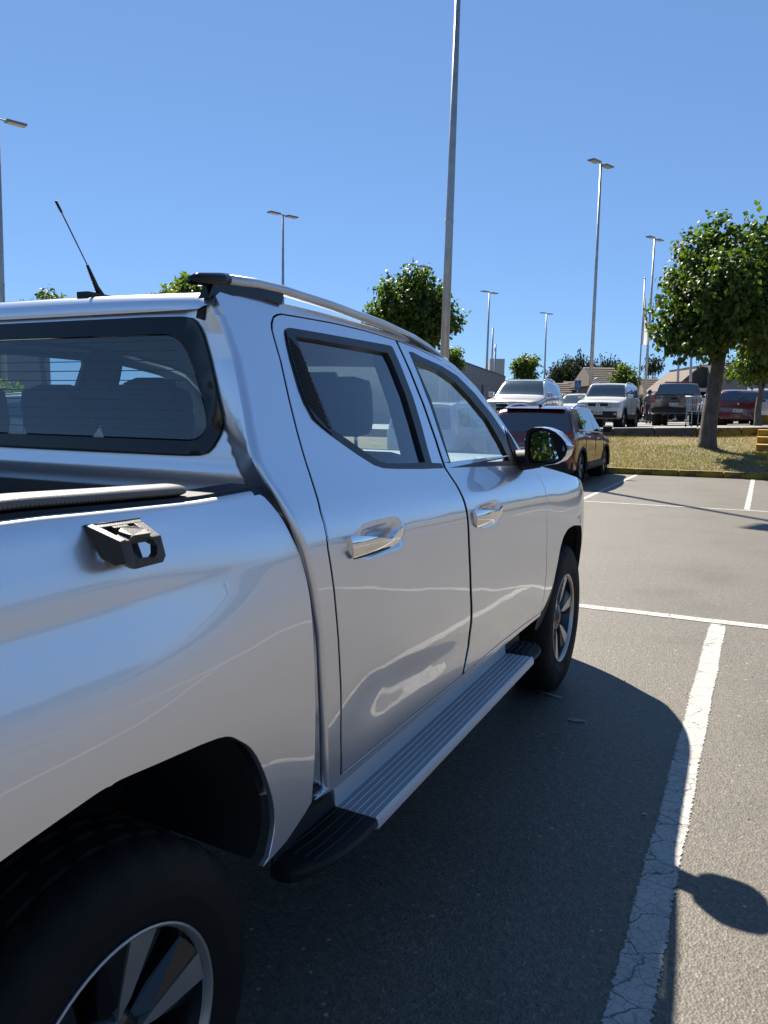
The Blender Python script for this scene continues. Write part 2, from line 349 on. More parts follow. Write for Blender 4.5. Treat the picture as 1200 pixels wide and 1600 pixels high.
def roadpaint(name,col,wear=.5,crack=True,stretch=(1,1,1)):
    col=np.array(col)*.98
    m,t,o=nt(name); L=t.links; b=nd(t,"ShaderNodeBsdfPrincipled"); tc=nd(t,"ShaderNodeTexCoord")
    def noise(s,d=5,r=.6): 
        n=nd(t,"ShaderNodeTexNoise"); n.inputs["Scale"].default_value=s; n.inputs["Detail"].default_value=d; n.inputs["Roughness"].default_value=r; L.new(tc.outputs["Object"],n.inputs["Vector"]); return n
    n1=noise(9); r=ramp(t,[(.3,np.array(col)*.72),(.65,col)],n1.outputs[0]); L.new(r.outputs[0],b.inputs["Base Color"]); b.inputs["Roughness"].default_value=.7
    at=nd(t,"ShaderNodeAttribute"); at.attribute_name="edge"
    n2=noise(55,4,.7); n3=noise(160,2,.6)
    # ragged worn rim: edge distance against noise
    s1=nd(t,"ShaderNodeMath",operation='MULTIPLY_ADD'); L.new(n2.outputs[0],s1.inputs[0]); s1.inputs[1].default_value=wear; s1.inputs[2].default_value=-wear*.36
    s2=nd(t,"ShaderNodeMath",operation='MULTIPLY_ADD'); L.new(n3.outputs[0],s2.inputs[0]); s2.inputs[1].default_value=wear*.5; L.new(s1.outputs[0],s2.inputs[2])
    g=nd(t,"ShaderNodeMath",operation='SUBTRACT'); L.new(at.outputs["Fac"],g.inputs[0]); L.new(s2.outputs[0],g.inputs[1])
    al=ramp(t,[(.0,0),(.07,1)],g.outputs[0]); fac=al.outputs[0]
    n4=noise(75,5,.75); h=ramp(t,[(.27,0),(.33,1)],n4.outputs[0])
    ml=nd(t,"ShaderNodeMath",operation='MULTIPLY'); L.new(fac,ml.inputs[0]); L.new(h.outputs[0],ml.inputs[1]); fac=ml.outputs[0]
    n5=noise(24,6,.8); h5=ramp(t,[(.30,.0),(.40,1)],n5.outputs[0]); ml5=nd(t,"ShaderNodeMath",operation='MULTIPLY'); L.new(fac,ml5.inputs[0]); L.new(h5.outputs[0],ml5.inputs[1]); fac=ml5.outputs[0]
    if crack:
        vf=nd(t,"ShaderNodeTexVoronoi",feature='DISTANCE_TO_EDGE'); vf.inputs["Scale"].default_value=30; L.new(tc.outputs["Object"],vf.inputs["Vector"])
        cf=ramp(t,[(.01,.62),(.05,1)],vf.outputs[0]); mlf=nd(t,"ShaderNodeMath",operation='MULTIPLY'); L.new(fac,mlf.inputs[0]); L.new(cf.outputs[0],mlf.inputs[1]); fac=mlf.outputs[0]
        mp=nd(t,"ShaderNodeMapping"); mp.inputs["Scale"].default_value=stretch; L.new(tc.outputs["Object"],mp.inputs["Vector"])
        wv=noise(7,3); mxv=nd(t,"ShaderNodeMix",data_type='VECTOR'); mxv.inputs[0].default_value=.42; L.new(mp.outputs[0],mxv.inputs[4]); L.new(wv.outputs["Color"],mxv.inputs[5])
        v=nd(t,"ShaderNodeTexVoronoi",feature='DISTANCE_TO_EDGE'); v.inputs["Scale"].default_value=1; L.new(mxv.outputs[1],v.inputs["Vector"])
        cr=ramp(t,[(.003,.30),(.015,1)],v.outputs[0]); ml2=nd(t,"ShaderNodeMath",operation='MULTIPLY'); L.new(fac,ml2.inputs[0]); L.new(cr.outputs[0],ml2.inputs[1]); fac=ml2.outputs[0]
    bp=nd(t,"ShaderNodeBump"); bp.inputs["Strength"].default_value=.4; bp.inputs["Distance"].default_value=.004; L.new(n2.outputs[0],bp.inputs["Height"]); L.new(bp.outputs[0],b.inputs["Normal"])
    tr=nd(t,"ShaderNodeBsdfTransparent"); mx=nd(t,"ShaderNodeMixShader"); L.new(fac,mx.inputs[0]); L.new(tr.outputs[0],mx.inputs[1]); L.new(b.outputs[0],mx.inputs[2]); L.new(mx.outputs[0],o.inputs[0]); return m
pbr("shut_line",(.012,.012,.013),.7)
SILVER=paint("silver_paint",(.70,.725,.785),metal=.86,rough=.315)
BLACK=pbr("black_plastic",(.018,.018,.02),.58,bump=.15,bscale=300,spec=.3)
GLOSSB=pbr("gloss_black",(.010,.012,.018),.12,coat=.0,spec=.35)
RUBBER=pbr("tyre_rubber",(.013,.013,.013),.78,bump=.2,bscale=120,c2=(.02,.018,.016),spec=.2)
CHROME=pbr("chrome",(.86,.87,.88),.04,metal=1,var=.01,rvar=.3)
ALU=pbr("brushed_aluminium",(.86,.90,.95),.45,metal=.40,var=.01,scale=8,rvar=.05)
SATIN=pbr("satin_rail_paint",(.66,.665,.68),.46,metal=.85,var=.01)
HOOKM=pbr("hook_plastic",(.060,.056,.053),.46,bump=.12,bscale=400,spec=.45)  # lighter base colour than the other black plastic
RAILM=pbr("satin_silver_rail",(.55,.56,.57),.32,metal=.8,coat=.3)
RIM=pbr("machined_rim",(.46,.445,.42),.36,metal=.75,var=.03)
RIMD=pbr("dark_rim",(.035,.037,.042),.25,metal=.5,coat=.3)
LINER=pbr("wheel_liner",(.012,.012,.012),.9,bump=.3,bscale=40)
TRIM=pbr("window_rubber",(.015,.016,.018),.38)
CLOTH=pbr("seat_fabric",(.035,.037,.042),.85,bump=.2,bscale=250)
DASH=pbr("dash_plastic",(.16,.165,.165),.5,bump=.3,bscale=200); DASHT=pbr("dash_top",(.36,.40,.37),.6,bump=.3,bscale=180,var=.12,scale=90)
HEADL=pbr("headliner",(.20,.20,.20),.9)
PAD=pbr("padded_vinyl",(.17,.162,.152),.45,bump=.12,bscale=420)
STITCH=pbr("stitching",(.30,.29,.27),.8)
LINERB=pbr("bed_liner",(.02,.022,.025),.5,bump=.3,bscale=140)
GLASS=glassmat("car_glass",(.72,.82,.86),.085)
GLASSR=glassmat("rear_glass",(.50,.60,.66),.085)
GLASSD=glassmat("tinted_glass",(.42,.47,.48),.15,dark=.35)
MIRROR=pbr("mirror_glass",(.8,.83,.85),.01,metal=1,var=.01)
REDL=pbr("red_lens",(.35,.012,.012),.15,coat=.6); CLEARL=pbr("clear_lens",(.62,.64,.66),.12,metal=.3,coat=.8); AMBER=pbr("amber_lens",(.6,.22,.03),.2,coat=.5)
PLATE=pbr("plate_white",(.72,.72,.70),.5); INK=pbr("dark_ink",(.03,.03,.035),.6)
# ------------------------------------------------------------------ ground, markings, kerbs, bank
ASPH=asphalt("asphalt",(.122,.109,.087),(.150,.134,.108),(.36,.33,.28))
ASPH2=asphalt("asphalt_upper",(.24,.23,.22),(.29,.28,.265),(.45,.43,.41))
WPAINT=roadpaint("white_line",(.42,.40,.365),.95,True,(6,13,1))
WPAINT2=roadpaint("white_cross_line",(.42,.40,.365),.55,True,(6,4,1))
def kerbline(x): return 19.25+.13*(x+.7)
def upz(x): return 1.09+.030*x if x>-9 else .82
def sheet(name,x0,x1,y0,y1,z,mat,nx=1,ny=1):
    V=[(x0+(x1-x0)*i/nx,y0+(y1-y0)*j/ny,z) for i in range(nx+1) for j in range(ny+1)]
    F=[(i*(ny+1)+j,(i+1)*(ny+1)+j,(i+1)*(ny+1)+j+1,i*(ny+1)+j+1) for i in range(nx) for j in range(ny)]
    return raw(name,V,F,mat)
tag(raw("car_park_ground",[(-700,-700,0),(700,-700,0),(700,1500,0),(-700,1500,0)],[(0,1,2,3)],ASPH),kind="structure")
def stripe(name,p,q,w,mat,label=None):
    """painted stripe, five strips wide: the 'edge' attribute runs 0 at the rim to 1 in the middle"""
    p=Vector(p);q=Vector(q); d=(q-p); L=d.length; d/=L; n=Vector((-d.y,d.x,0)); k=max(2,int(L/.1)); V=[];F=[];E=[]
    W=[-.5,-.34,0,.34,.5]; ev=[0,.6,1,.6,0]
    for i in range(k+1):
        c=p+d*(L*i/k); wob=.003*math.sin(i*.7)+.002*math.sin(i*1.9)
        for j,wj in enumerate(W):
            V.append(tuple(c+n*(wj*w+wob*abs(wj)*2))); E.append(ev[j] if 0<i<k else min(ev[j],.3))
    for i in range(k):
        for j in range(4): F.append((i*5+j,i*5+j+1,i*5+6+j,i*5+5+j))
    o=raw(name,V,F,mat); at=o.data.attributes.new("edge",'FLOAT','POINT'); at.data.foreach_set("value",E)
    if o.data.polygons[0].normal.z<0: o.data.flip_normals()
    return tag(o,kind="structure")
stripe("bay_line",(1.62,5.02,.004),(1.62,-3.2,.004),.135,WPAINT)
for x in (-.93,-3.48,-6.03,4.17,6.72,9.27): stripe("bay_line",(x,5.04,.004),(x,-.2,.004),.12,WPAINT)
stripe("cross_line",(-9,5.08-.28,.004),(12,5.13+.25,.004),.13,WPAINT2)
stripe("cross_line",(-12,12.45-.9,.004),(14,12.6+.9,.004),.10,WPAINT2)
for x in (-11.13,-8.58,-6.03,-3.48,-.93,1.66,4.2,6.75): stripe("bay_line",(x,12.56+.06*x,.004),(x,kerbline(x)-.2,.004),.11,WPAINT)
# bay markings on the other rows that the paint mirrors
for x in np.arange(-12,13,2.55): stripe("bay_line",(x+.4,-9.5,.004),(x+.4,-4.6,.004),.11,WPAINT)
for yy in (-4.4,-1.9,.6,3.1,5.6,8.1): stripe("bay_line",(9.5,yy,.004),(14.5,yy,.004),.11,WPAINT)
# old paint splash and scratches in the truck's shade
def blot(name,c,r,n=14,seed=1,mat=None,sx=1,rot=0):
    rg=random.Random(seed); V=[]
    for i in range(n):
        a=2*math.pi*i/n; k=r*(.45+.7*rg.random()); x=math.cos(a)*k*sx; y=math.sin(a)*k
        V.append((c[0]+x*math.cos(rot)-y*math.sin(rot),c[1]+x*math.sin(rot)+y*math.cos(rot),.0045))
    return raw(name,V,[tuple(range(n))],mat)
CHALK=pbr("old_paint",(.42,.41,.39),.8,var=.2,scale=40)
tag(blot("paint_spill",(1.111,2.773),.030,16,4,CHALK,1.7,.3),"small pale paint blot on the asphalt in the pickup's shade","paint spill")
tag(blot("paint_scratch",(.87,3.07),.02,12,6,CHALK,6,-.35),"thin pale scratch on the asphalt near the front wheel","scratch")
tag(blot("paint_chip",(1.52,2.0),.008,8,9,CHALK,2.2,1.2),"tiny pale chip on the asphalt beside the white bay line","paint chip")
# loose grit lying about
GRIT=pbr("loose_grit",(.30,.28,.25),.85,var=.35,scale=60)
def grit(n):
    V=[];F=[]
    for _ in range(n):
        x=RNG.uniform(.9,3.4); y=RNG.uniform(-.2,6) ; s=RNG.choice([.0018,.0025,.0035,.005],p=[.45,.33,.17,.05]); b=len(V); a=RNG.uniform(0,6.28,3)
        P=[(x+s*math.cos(t),y+s*math.sin(t)*RNG.uniform(.6,1.2),.0005) for t in (a[0],a[0]+2.1,a[0]+4.2)]+[(x,y,s*1.1)]
        V+=P; F+=[(b,b+1,b+3),(b+1,b+2,b+3),(b+2,b,b+3)]
    return tag(raw("grit",V,F,GRIT),kind="stuff")
grit(900)
# kerb of yellow blocks along the bays
def kerbmat(name,c,base,lo,hi):
    c=tuple(np.array(c)*DIM); base=tuple(np.array(base)*DIM)
    m,t,o=nt(name); L=t.links; b=nd(t,"ShaderNodeBsdfPrincipled"); tc=nd(t,"ShaderNodeTexCoord")
    n=nd(t,"ShaderNodeTexNoise"); n.inputs["Scale"].default_value=5; n.inputs["Detail"].default_value=9; n.inputs["Roughness"].default_value=.72; L.new(tc.outputs["Object"],n.inputs["Vector"])
    r=ramp(t,[(lo,base),(hi,c)],n.outputs[0]); L.new(r.outputs[0],b.inputs["Base Color"]); b.inputs["Roughness"].default_value=.8
    n2=nd(t,"ShaderNodeTexNoise"); n2.inputs["Scale"].default_value=30; n2.inputs["Detail"].default_value=5; L.new(tc.outputs["Object"],n2.inputs["Vector"])
    bp=nd(t,"ShaderNodeBump"); bp.inputs["Strength"].default_value=.5; bp.inputs["Distance"].default_value=.015; L.new(n2.outputs[0],bp.inputs["Height"]); L.new(bp.outputs[0],b.inputs["Normal"])
    L.new(b.outputs[0],o.inputs[0]); return m
YEL=kerbmat("yellow_kerb",(.50,.33,.035),(.12,.09,.04),.40,.56)
YEL2=kerbmat("yellow_stair",(.62,.38,.03),(.30,.20,.04),.30,.5)
CONC=kerbmat("old_concrete",(.16,.145,.125),(.07,.062,.052),.35,.6)
kr=empty("yellow_kerb",(0,kerbline(0),0),0,"long low kerb of worn yellow concrete blocks below the grass bank","kerb")
a_=math.atan(.13); kb=None
for i in range(-22,12):
    x=i*1.0+.5
    if kb is None:
        bm=MB().box((0,0,.075),(.988,.16,.15),bev=.018); kb=bm.build("kerb_block",YEL,kr,ang=40); o=kb
    else: o=kb.copy(); COL.objects.link(o)
    o.location=(x,kerbline(x)-kerbline(0)+RNG.uniform(-.008,.008),RNG.uniform(-.006,.004)); o.rotation_euler=(0,RNG.uniform(-.006,.006),a_+RNG.uniform(-.006,.006))
# bank between the two levels
WALLY=lambda x: 24.45+.13*x
def bank(i,j):
    x=-24+36*i; y0=kerbline(x)+.07; y1=WALLY(x); y=y0+(y1-y0)*j
    z=.12+(upz(x)-.22-.12)*(j**.85)
    n=.04*math.sin(x*1.3+y*.7)+.025*math.sin(x*3.1-y*2.2)
    return (x,y,z+n*math.sin(math.pi*min(1,j*1.0)))
def soilmat():
    m,t,o=nt("dry_bank"); L=t.links; b=nd(t,"ShaderNodeBsdfPrincipled"); tc=nd(t,"ShaderNodeTexCoord")
    n=nd(t,"ShaderNodeTexNoise"); n.inputs["Scale"].default_value=.9; n.inputs["Detail"].default_value=8; n.inputs["Roughness"].default_value=.65; L.new(tc.outputs["Object"],n.inputs["Vector"])
    n2=nd(t,"ShaderNodeTexNoise"); n2.inputs["Scale"].default_value=22; n2.inputs["Detail"].default_value=6; L.new(tc.outputs["Object"],n2.inputs["Vector"])
    r=ramp(t,[(.36,(.17,.12,.068)),(.50,(.20,.155,.08)),(.68,(.12,.115,.045))],n.outputs[0]); r2=ramp(t,[(.3,.55),(.7,1.3)],n2.outputs[0])
    mu=nd(t,"ShaderNodeMix",data_type='RGBA',blend_type='MULTIPLY'); mu.inputs[0].default_value=1; L.new(r.outputs[0],mu.inputs[6]); L.new(r2.outputs[0],mu.inputs[7]); L.new(mu.outputs[2],b.inputs["Base Color"]); b.inputs["Roughness"].default_value=.95
    bp=nd(t,"ShaderNodeBump"); bp.inputs["Strength"].default_value=.8; bp.inputs["Distance"].default_value=.05; L.new(n2.outputs[0],bp.inputs["Height"]); L.new(bp.outputs[0],b.inputs["Normal"]); L.new(b.outputs[0],o.inputs[0]); return m
tag(grid("grass_bank",bank,90,24,soilmat()),kind="structure")
def tufts(name,n,reg,mat,h=(.03,.09)):
    V=[];F=[]
    for _ in range(n):
        x,y,z=reg(); k=len(V); a=RNG.uniform(0,6.28); hh=RNG.uniform(*h); w=RNG.uniform(.004,.010); lx,ly=RNG.normal(0,.035,2)
        V+=[(x-w*math.cos(a),y-w*math.sin(a),z-.01),(x+w*math.cos(a),y+w*math.sin(a),z-.01),(x+lx,y+ly,z+hh)]; F.append((k,k+1,k+2))
    return tag(raw(name,V,F,mat),kind="stuff")
def bankpt(green):
    while True:
        x=RNG.uniform(-3.2,4.5); j=RNG.uniform(0,1); d=.5+.5*math.sin(x*1.1+2.0)*math.cos(j*5+x*.6)
        if green: d=1-d
        if green and (j>.62 or x>1.2): continue
        if RNG.uniform()<.25+.75*d:
            return bank((x+24)/36,j)
DRY=leafmat("dry_grass",(.26,.205,.10),(.46,.38,.20),.25); GRN=leafmat("green_grass",(.09,.13,.03),(.20,.24,.07),.3)
tufts("dry_grass",30000,lambda: bankpt(False),DRY,(.02,.08)); tufts("green_grass",4500,lambda: bankpt(True),GRN,(.02,.07))
# upper car park and its edge wall of blocks, yellow towards the steps
V=[];nx=36
for i in range(nx+1):
    x=-60+110*i/nx
    V+=[(x,WALLY(x)+.02,upz(max(-9,min(x,6)))),(x,75,upz(max(-9,min(x,6)))+.0),(x,420,.9)]
F=[(i*3+j,i*3+3+j,i*3+4+j,i*3+1+j) for i in range(nx) for j in (0,1)]
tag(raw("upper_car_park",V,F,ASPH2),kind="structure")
wl=empty("edge_wall",(0,WALLY(0),0),0,"low stained concrete edge wall of the upper car park, yellow towards the steps","low wall")
g0=None;y0_=None
for i in range(-24,7):
    x=i*1.2+.6; yel=x>-.2
    src=y0_ if yel else g0
    if src is None:
        o=MB().box((0,0,0),(1.19,.2,.52),bev=.014).build("wall_block",YEL if yel else CONC,wl,ang=40)
        if yel: y0_=o
        else: g0=o
    else: o=src.copy(); COL.objects.link(o)
    o.location=(x,WALLY(x)-WALLY(0),upz(max(-9,min(6,x)))-.235+RNG.uniform(-.008,.008)); o.rotation_euler=(0,-.03*(x>-9),a_)
st=empty("yellow_steps",(1.7,kerbline(1.7),0),0,"flight of yellow painted concrete steps at the right edge of the grass bank","steps")
for i in range(6):
    y=kerbline(1.7)+.35+ i*.78; h=.20+i*.185
    MB().box((2.75,y+.42,h/2-.02),(2.2,.86,h),rot=None,bev=.02).build("step",YEL2,st,ang=40)
    st.children[-1].location=(-1.7,-kerbline(1.7)+ (.0),0)
# outlines of the pickup's panels in its own length/height plane (metres)
O={'rear_door':[[1.5953,1.7122],[1.6031,1.6049],[1.5994,1.4966],[1.5776,1.3747],[1.5502,1.2979],[1.5447,1.2857],[1.5624,1.2285],[1.5713,1.1755],[1.5755,1.1326],[1.5826,1.0279],[1.607,0.8688],[1.6378,0.7366],[1.646,0.6523],[1.6049,0.5547],[1.2479,0.5633],[0.9759,0.5681],[0.7281,0.5714],[0.7099,0.6832],[0.699,0.8009],[0.6825,0.9319],[0.6651,1.0432],[0.6429,1.1516],[0.6462,1.2378],[0.6813,1.3207],[0.706,1.4081],[0.7328,1.4986],[0.7637,1.5847],[0.7756,1.6404],[0.7819,1.6646],[0.7931,1.6817],[0.8176,1.7004],[0.8429,1.7098],[0.868,1.7145],[0.9677,1.7177],[1.154,1.7223],[1.3663,1.7211]],'front_door':[[1.6077,1.7111],[1.7671,1.6986],[1.9463,1.675],[2.1349,1.6274],[2.2829,1.5522],[2.4046,1.4513],[2.4903,1.3562],[2.5104,1.2802],[2.4961,1.2393],[2.6094,1.2302],[2.6291,1.1864],[2.6483,1.1422],[2.6449,1.0903],[2.6361,0.9765],[2.6431,0.8416],[2.6688,0.7158],[2.6785,0.6212],[2.6737,0.5376],[2.5769,0.5385],[2.4177,0.5407],[2.0728,0.554],[1.8363,0.5553],[1.6214,0.5543],[1.6638,0.6474],[1.6559,0.7321],[1.6236,0.8655],[1.5986,1.0255],[1.5909,1.1309],[1.5862,1.1741],[1.5769,1.2274],[1.559,1.2849],[1.5646,1.2971],[1.5923,1.3743],[1.6144,1.4968],[1.6181,1.6057]],'rear_trim':[[0.8373,1.66],[0.8456,1.669],[0.8557,1.6741],[0.8701,1.6776],[0.8873,1.6793],[0.9883,1.6809],[1.1176,1.6822],[1.3064,1.6841],[1.526,1.6858],[1.5382,1.6788],[1.5418,1.6124],[1.5365,1.5168],[1.5041,1.4119],[1.4552,1.3044],[1.5466,1.2986],[1.5276,1.2825],[1.3554,1.2907],[1.17,1.3018],[1.0885,1.3084],[1.0385,1.3199],[0.9716,1.35],[0.9157,1.3782],[0.8679,1.4027],[0.8346,1.4224],[0.8034,1.4432],[0.7932,1.4843],[0.7933,1.5137],[0.801,1.5475],[0.8107,1.5896],[0.8234,1.6286]],'rear_glass':[[0.882,1.6573],[1.0056,1.6595],[1.1455,1.6585],[1.3035,1.6579],[1.4718,1.6564],[1.4805,1.6298],[1.4781,1.5258],[1.444,1.4077],[1.4032,1.3077],[1.2555,1.3126],[1.1238,1.3196],[1.0703,1.3295],[1.0175,1.3565],[0.9527,1.3883],[0.8893,1.4172]],'rear_corner':[[0.854,1.6718],[0.8855,1.6771],[0.883,1.6565],[0.8819,1.5901],[0.8775,1.5141],[0.8738,1.449],[0.8747,1.4045],[0.8647,1.4088],[0.837,1.4252],[0.8129,1.4452],[0.8011,1.4844],[0.8028,1.516],[0.809,1.5478],[0.8204,1.5923],[0.8291,1.629],[0.8431,1.6606]],'front_trim':[[1.676,1.6768],[1.7121,1.6774],[1.7884,1.6643],[1.962,1.6431],[2.1007,1.613],[2.2346,1.5482],[2.3543,1.4621],[2.4391,1.363],[2.4925,1.2824],[2.5046,1.2627],[2.3881,1.245],[1.9044,1.2655],[1.5969,1.2806],[1.5498,1.2833],[1.5737,1.2996],[1.6199,1.2959],[1.6346,1.3559],[1.6675,1.4932],[1.6747,1.5798]],'front_glass':[[1.6789,1.6481],[1.7598,1.6396],[1.9131,1.6201],[2.0415,1.5841],[2.1511,1.5229],[2.2642,1.4381],[2.3171,1.3419],[2.321,1.2662],[1.9307,1.281],[1.6245,1.295],[1.6633,1.3943],[1.6954,1.517],[1.6901,1.5938]],'ridge':[[0.6607,0.5632],[0.6408,0.6621],[0.6274,0.7624],[0.6083,0.9514],[0.5821,1.0606],[0.5536,1.1514],[0.5306,1.2234],[0.5171,1.2783],[0.5059,1.3175],[0.487,1.357],[0.5099,1.3988],[0.5441,1.4667],[0.5655,1.5257],[0.584,1.5805],[0.5884,1.6381],[0.586,1.6781]],'sill':[[0.593,0.5624],[0.6156,0.5646],[0.7233,0.5512]],'farch':[[3.42,0.82],[3.3669,0.8679],[3.178,0.892],[3.1002,0.8942],[3.0287,0.8907],[2.9804,0.8771],[2.9435,0.8624],[2.9151,0.8355],[2.8928,0.8081],[2.8717,0.7498],[2.8565,0.6962],[2.8393,0.6487],[2.7876,0.5917],[2.7134,0.5466],[2.629,0.5277]],'bed_edge':[[0.4707,1.2906],[0.4822,1.2843],[0.4956,1.266],[0.5112,1.2379],[0.5299,1.1923],[0.5511,1.1504],[0.5644,1.0988],[0.571,1.0476],[0.5728,1.0041],[0.5734,0.9605],[0.573,0.8726],[0.5742,0.7827],[0.5736,0.6918],[0.5701,0.6394],[0.5644,0.5847]],'bed_low':[[0.5659,0.5832],[0.5389,0.5691],[0.5117,0.5595],[0.4582,0.5422],[0.4119,0.538],[0.3671,0.5364]],'arch':[[0.3658,0.5368],[0.3883,0.544],[0.4074,0.5768],[0.4088,0.6048],[0.4053,0.6323],[0.3937,0.6804],[0.3726,0.7345],[0.3356,0.7884],[0.3075,0.816],[0.2763,0.8442],[0.2463,0.8638],[0.2014,0.8792],[0.1483,0.8922],[-0.015,0.9065],[-0.1434,0.9036],[-0.2498,0.8971]],'handle_r':[[0.7357,1.174],[0.7811,1.167],[0.8371,1.1578],[0.8925,1.1461],[0.925,1.1382],[0.9536,1.146],[0.9878,1.1551],[1.0305,1.1591],[1.0255,1.1415],[1.0015,1.1205],[0.9726,1.1144],[0.903,1.1131],[0.8305,1.1129],[0.7757,1.1122],[0.7527,1.1129],[0.7411,1.1272]],'handle_f':[[1.6341,1.1392],[1.7022,1.132],[1.7693,1.1226],[1.8029,1.1144],[1.8435,1.1216],[1.92,1.1256],[1.9144,1.1023],[1.8793,1.0823],[1.8327,1.0736],[1.7449,1.0706],[1.6689,1.0723],[1.6433,1.0855]],'mirror_rim':[[0.923,1.3953],[0.9471,1.4079],[0.9824,1.4101],[1.015,1.4043],[1.0422,1.3931],[1.0671,1.3727],[1.0867,1.3496],[1.0958,1.3236],[1.0891,1.297],[1.0716,1.2751],[1.0429,1.2605],[1.0001,1.2519],[0.9566,1.2486],[0.9289,1.25],[0.9166,1.282],[0.9138,1.3494]],'mirror_glass':[[0.9414,1.381],[0.9507,1.3891],[0.9759,1.3938],[1.0075,1.3922],[1.0359,1.3852],[1.0521,1.3718],[1.0624,1.3506],[1.066,1.326],[1.0631,1.3012],[1.056,1.2855],[1.0408,1.2755],[0.9971,1.269],[0.9557,1.2688],[0.944,1.2809],[0.9391,1.3215]],'signal':[[1.0816,1.3358],[1.0953,1.34],[1.1077,1.3367],[1.1075,1.3214],[1.0918,1.3147],[1.081,1.3158]],'rw_outer':[[0.2872,1.6845],[0.4552,1.6831],[0.5638,1.6807],[0.5946,1.6766],[0.6122,1.6678],[0.6244,1.6541],[0.6348,1.6391],[0.655,1.5901],[0.6755,1.5357],[0.6916,1.4889],[0.705,1.4541],[0.7048,1.4307],[0.6939,1.4056],[0.6775,1.3787],[0.6619,1.3648],[0.638,1.358],[0.5962,1.3556],[0.3102,1.3546]],'rw_inner':[[0.2907,1.6357],[0.4584,1.6378],[0.5222,1.6376],[0.548,1.6309],[0.5682,1.6184],[0.5871,1.5956],[0.6066,1.5611],[0.6268,1.5165],[0.6427,1.4767],[0.6521,1.4502],[0.6538,1.4266],[0.6457,1.4087],[0.6297,1.3978],[0.6053,1.3941],[0.3081,1.393]],'roof_strip':[[0.6556,1.7103],[0.63,1.7058],[0.6137,1.6765],[0.6421,1.6684]],'hookzone':[[-0.0205,1.2871],[0.0806,1.2867],[0.1288,1.2532],[0.126,1.2151],[0.0552,1.2125],[0.0136,1.2237]]}
# ------------------------------------------------------------------ the pickup beside the camera
truck=empty("pickup_truck",(0,0,0),0,"large silver double cab pickup with roof rails filling the left of the picture","pickup truck")
A=np.array
def inset(n,d=.0032): return offset(O[n],d)
rd=inset('rear_door',.0042); fd=inset('front_door',.004)
for i in range(len(rd)):            # the wide shut line along the C pillar
    if rd[i][0]<.80: rd[i][0]+=.0045
def clip(poly,y,keep):
    out=[];n=len(poly)
    for i in range(n):
        a=poly[i];b=poly[(i+1)%n]; ia=(a[0]-y)*keep>=0; ib=(b[0]-y)*keep>=0
        if ia: out.append(tuple(a))
        if ia!=ib:
            t=(y-a[0])/(b[0]-a[0]); out.append((y,a[1]+(b[1]-a[1])*t))
    return out
rtrim=A(O['rear_trim']); rtrim[(rtrim[:,1]<1.31)&(rtrim[:,0]>1.52),0]=1.535
ftrim=A(O['front_trim']); k=(ftrim[:,1]<1.31)&(ftrim[:,0]<1.6); ftrim[k,0]=np.maximum(ftrim[k,0],1.572)
ftrim[13]=(2.474,1.287); ftrim[14 if False else 13]=(2.474,1.287)
def fix(poly,pt,new):
    i=np.argmin(np.hypot(poly[:,0]-pt[0],poly[:,1]-pt[1])); poly[i]=new
fix(ftrim,(2.4925,1.2824),(2.472,1.288)); fix(ftrim,(2.5046,1.2627),(2.470,1.266))
rglass=A(O['rear_glass']); fglass=A(O['front_glass']); rcor=A(O['rear_corner'])
dy=lambda y,c,w: np.exp(-((np.asarray(y,float)-c)/w)**2)
def Sdoor(y,z):
    # shallow finger cups behind the two handles
    return Scab(y,z)-.016*np.exp(-(((y-.935)/.108)**6+((z-1.139)/.034)**6))-.016*np.exp(-(((y-1.815)/.104)**6+((z-1.099)/.032)**6))
def Shand(yc,zc):
    def f(y,z):
        b=Scab(yc,zc)
        return b+.030-((np.asarray(y,float)-yc)/.16)**2*.018-((np.asarray(z,float)-zc-.004)/.034)**2*.010
    return f
topd=[p for p in O['front_door'][:9]]
aout=[(1.75,1.7235),(1.95,1.700),(2.13,1.655),(2.30,1.575),(2.435,1.465),(2.53,1.362),(2.60,1.262),(2.625,1.236)]
ridge=[list(p) for p in O['ridge']]
for i,v in ((7,.519),(8,.509),(9,.503),(10,.517)): ridge[i][0]=v
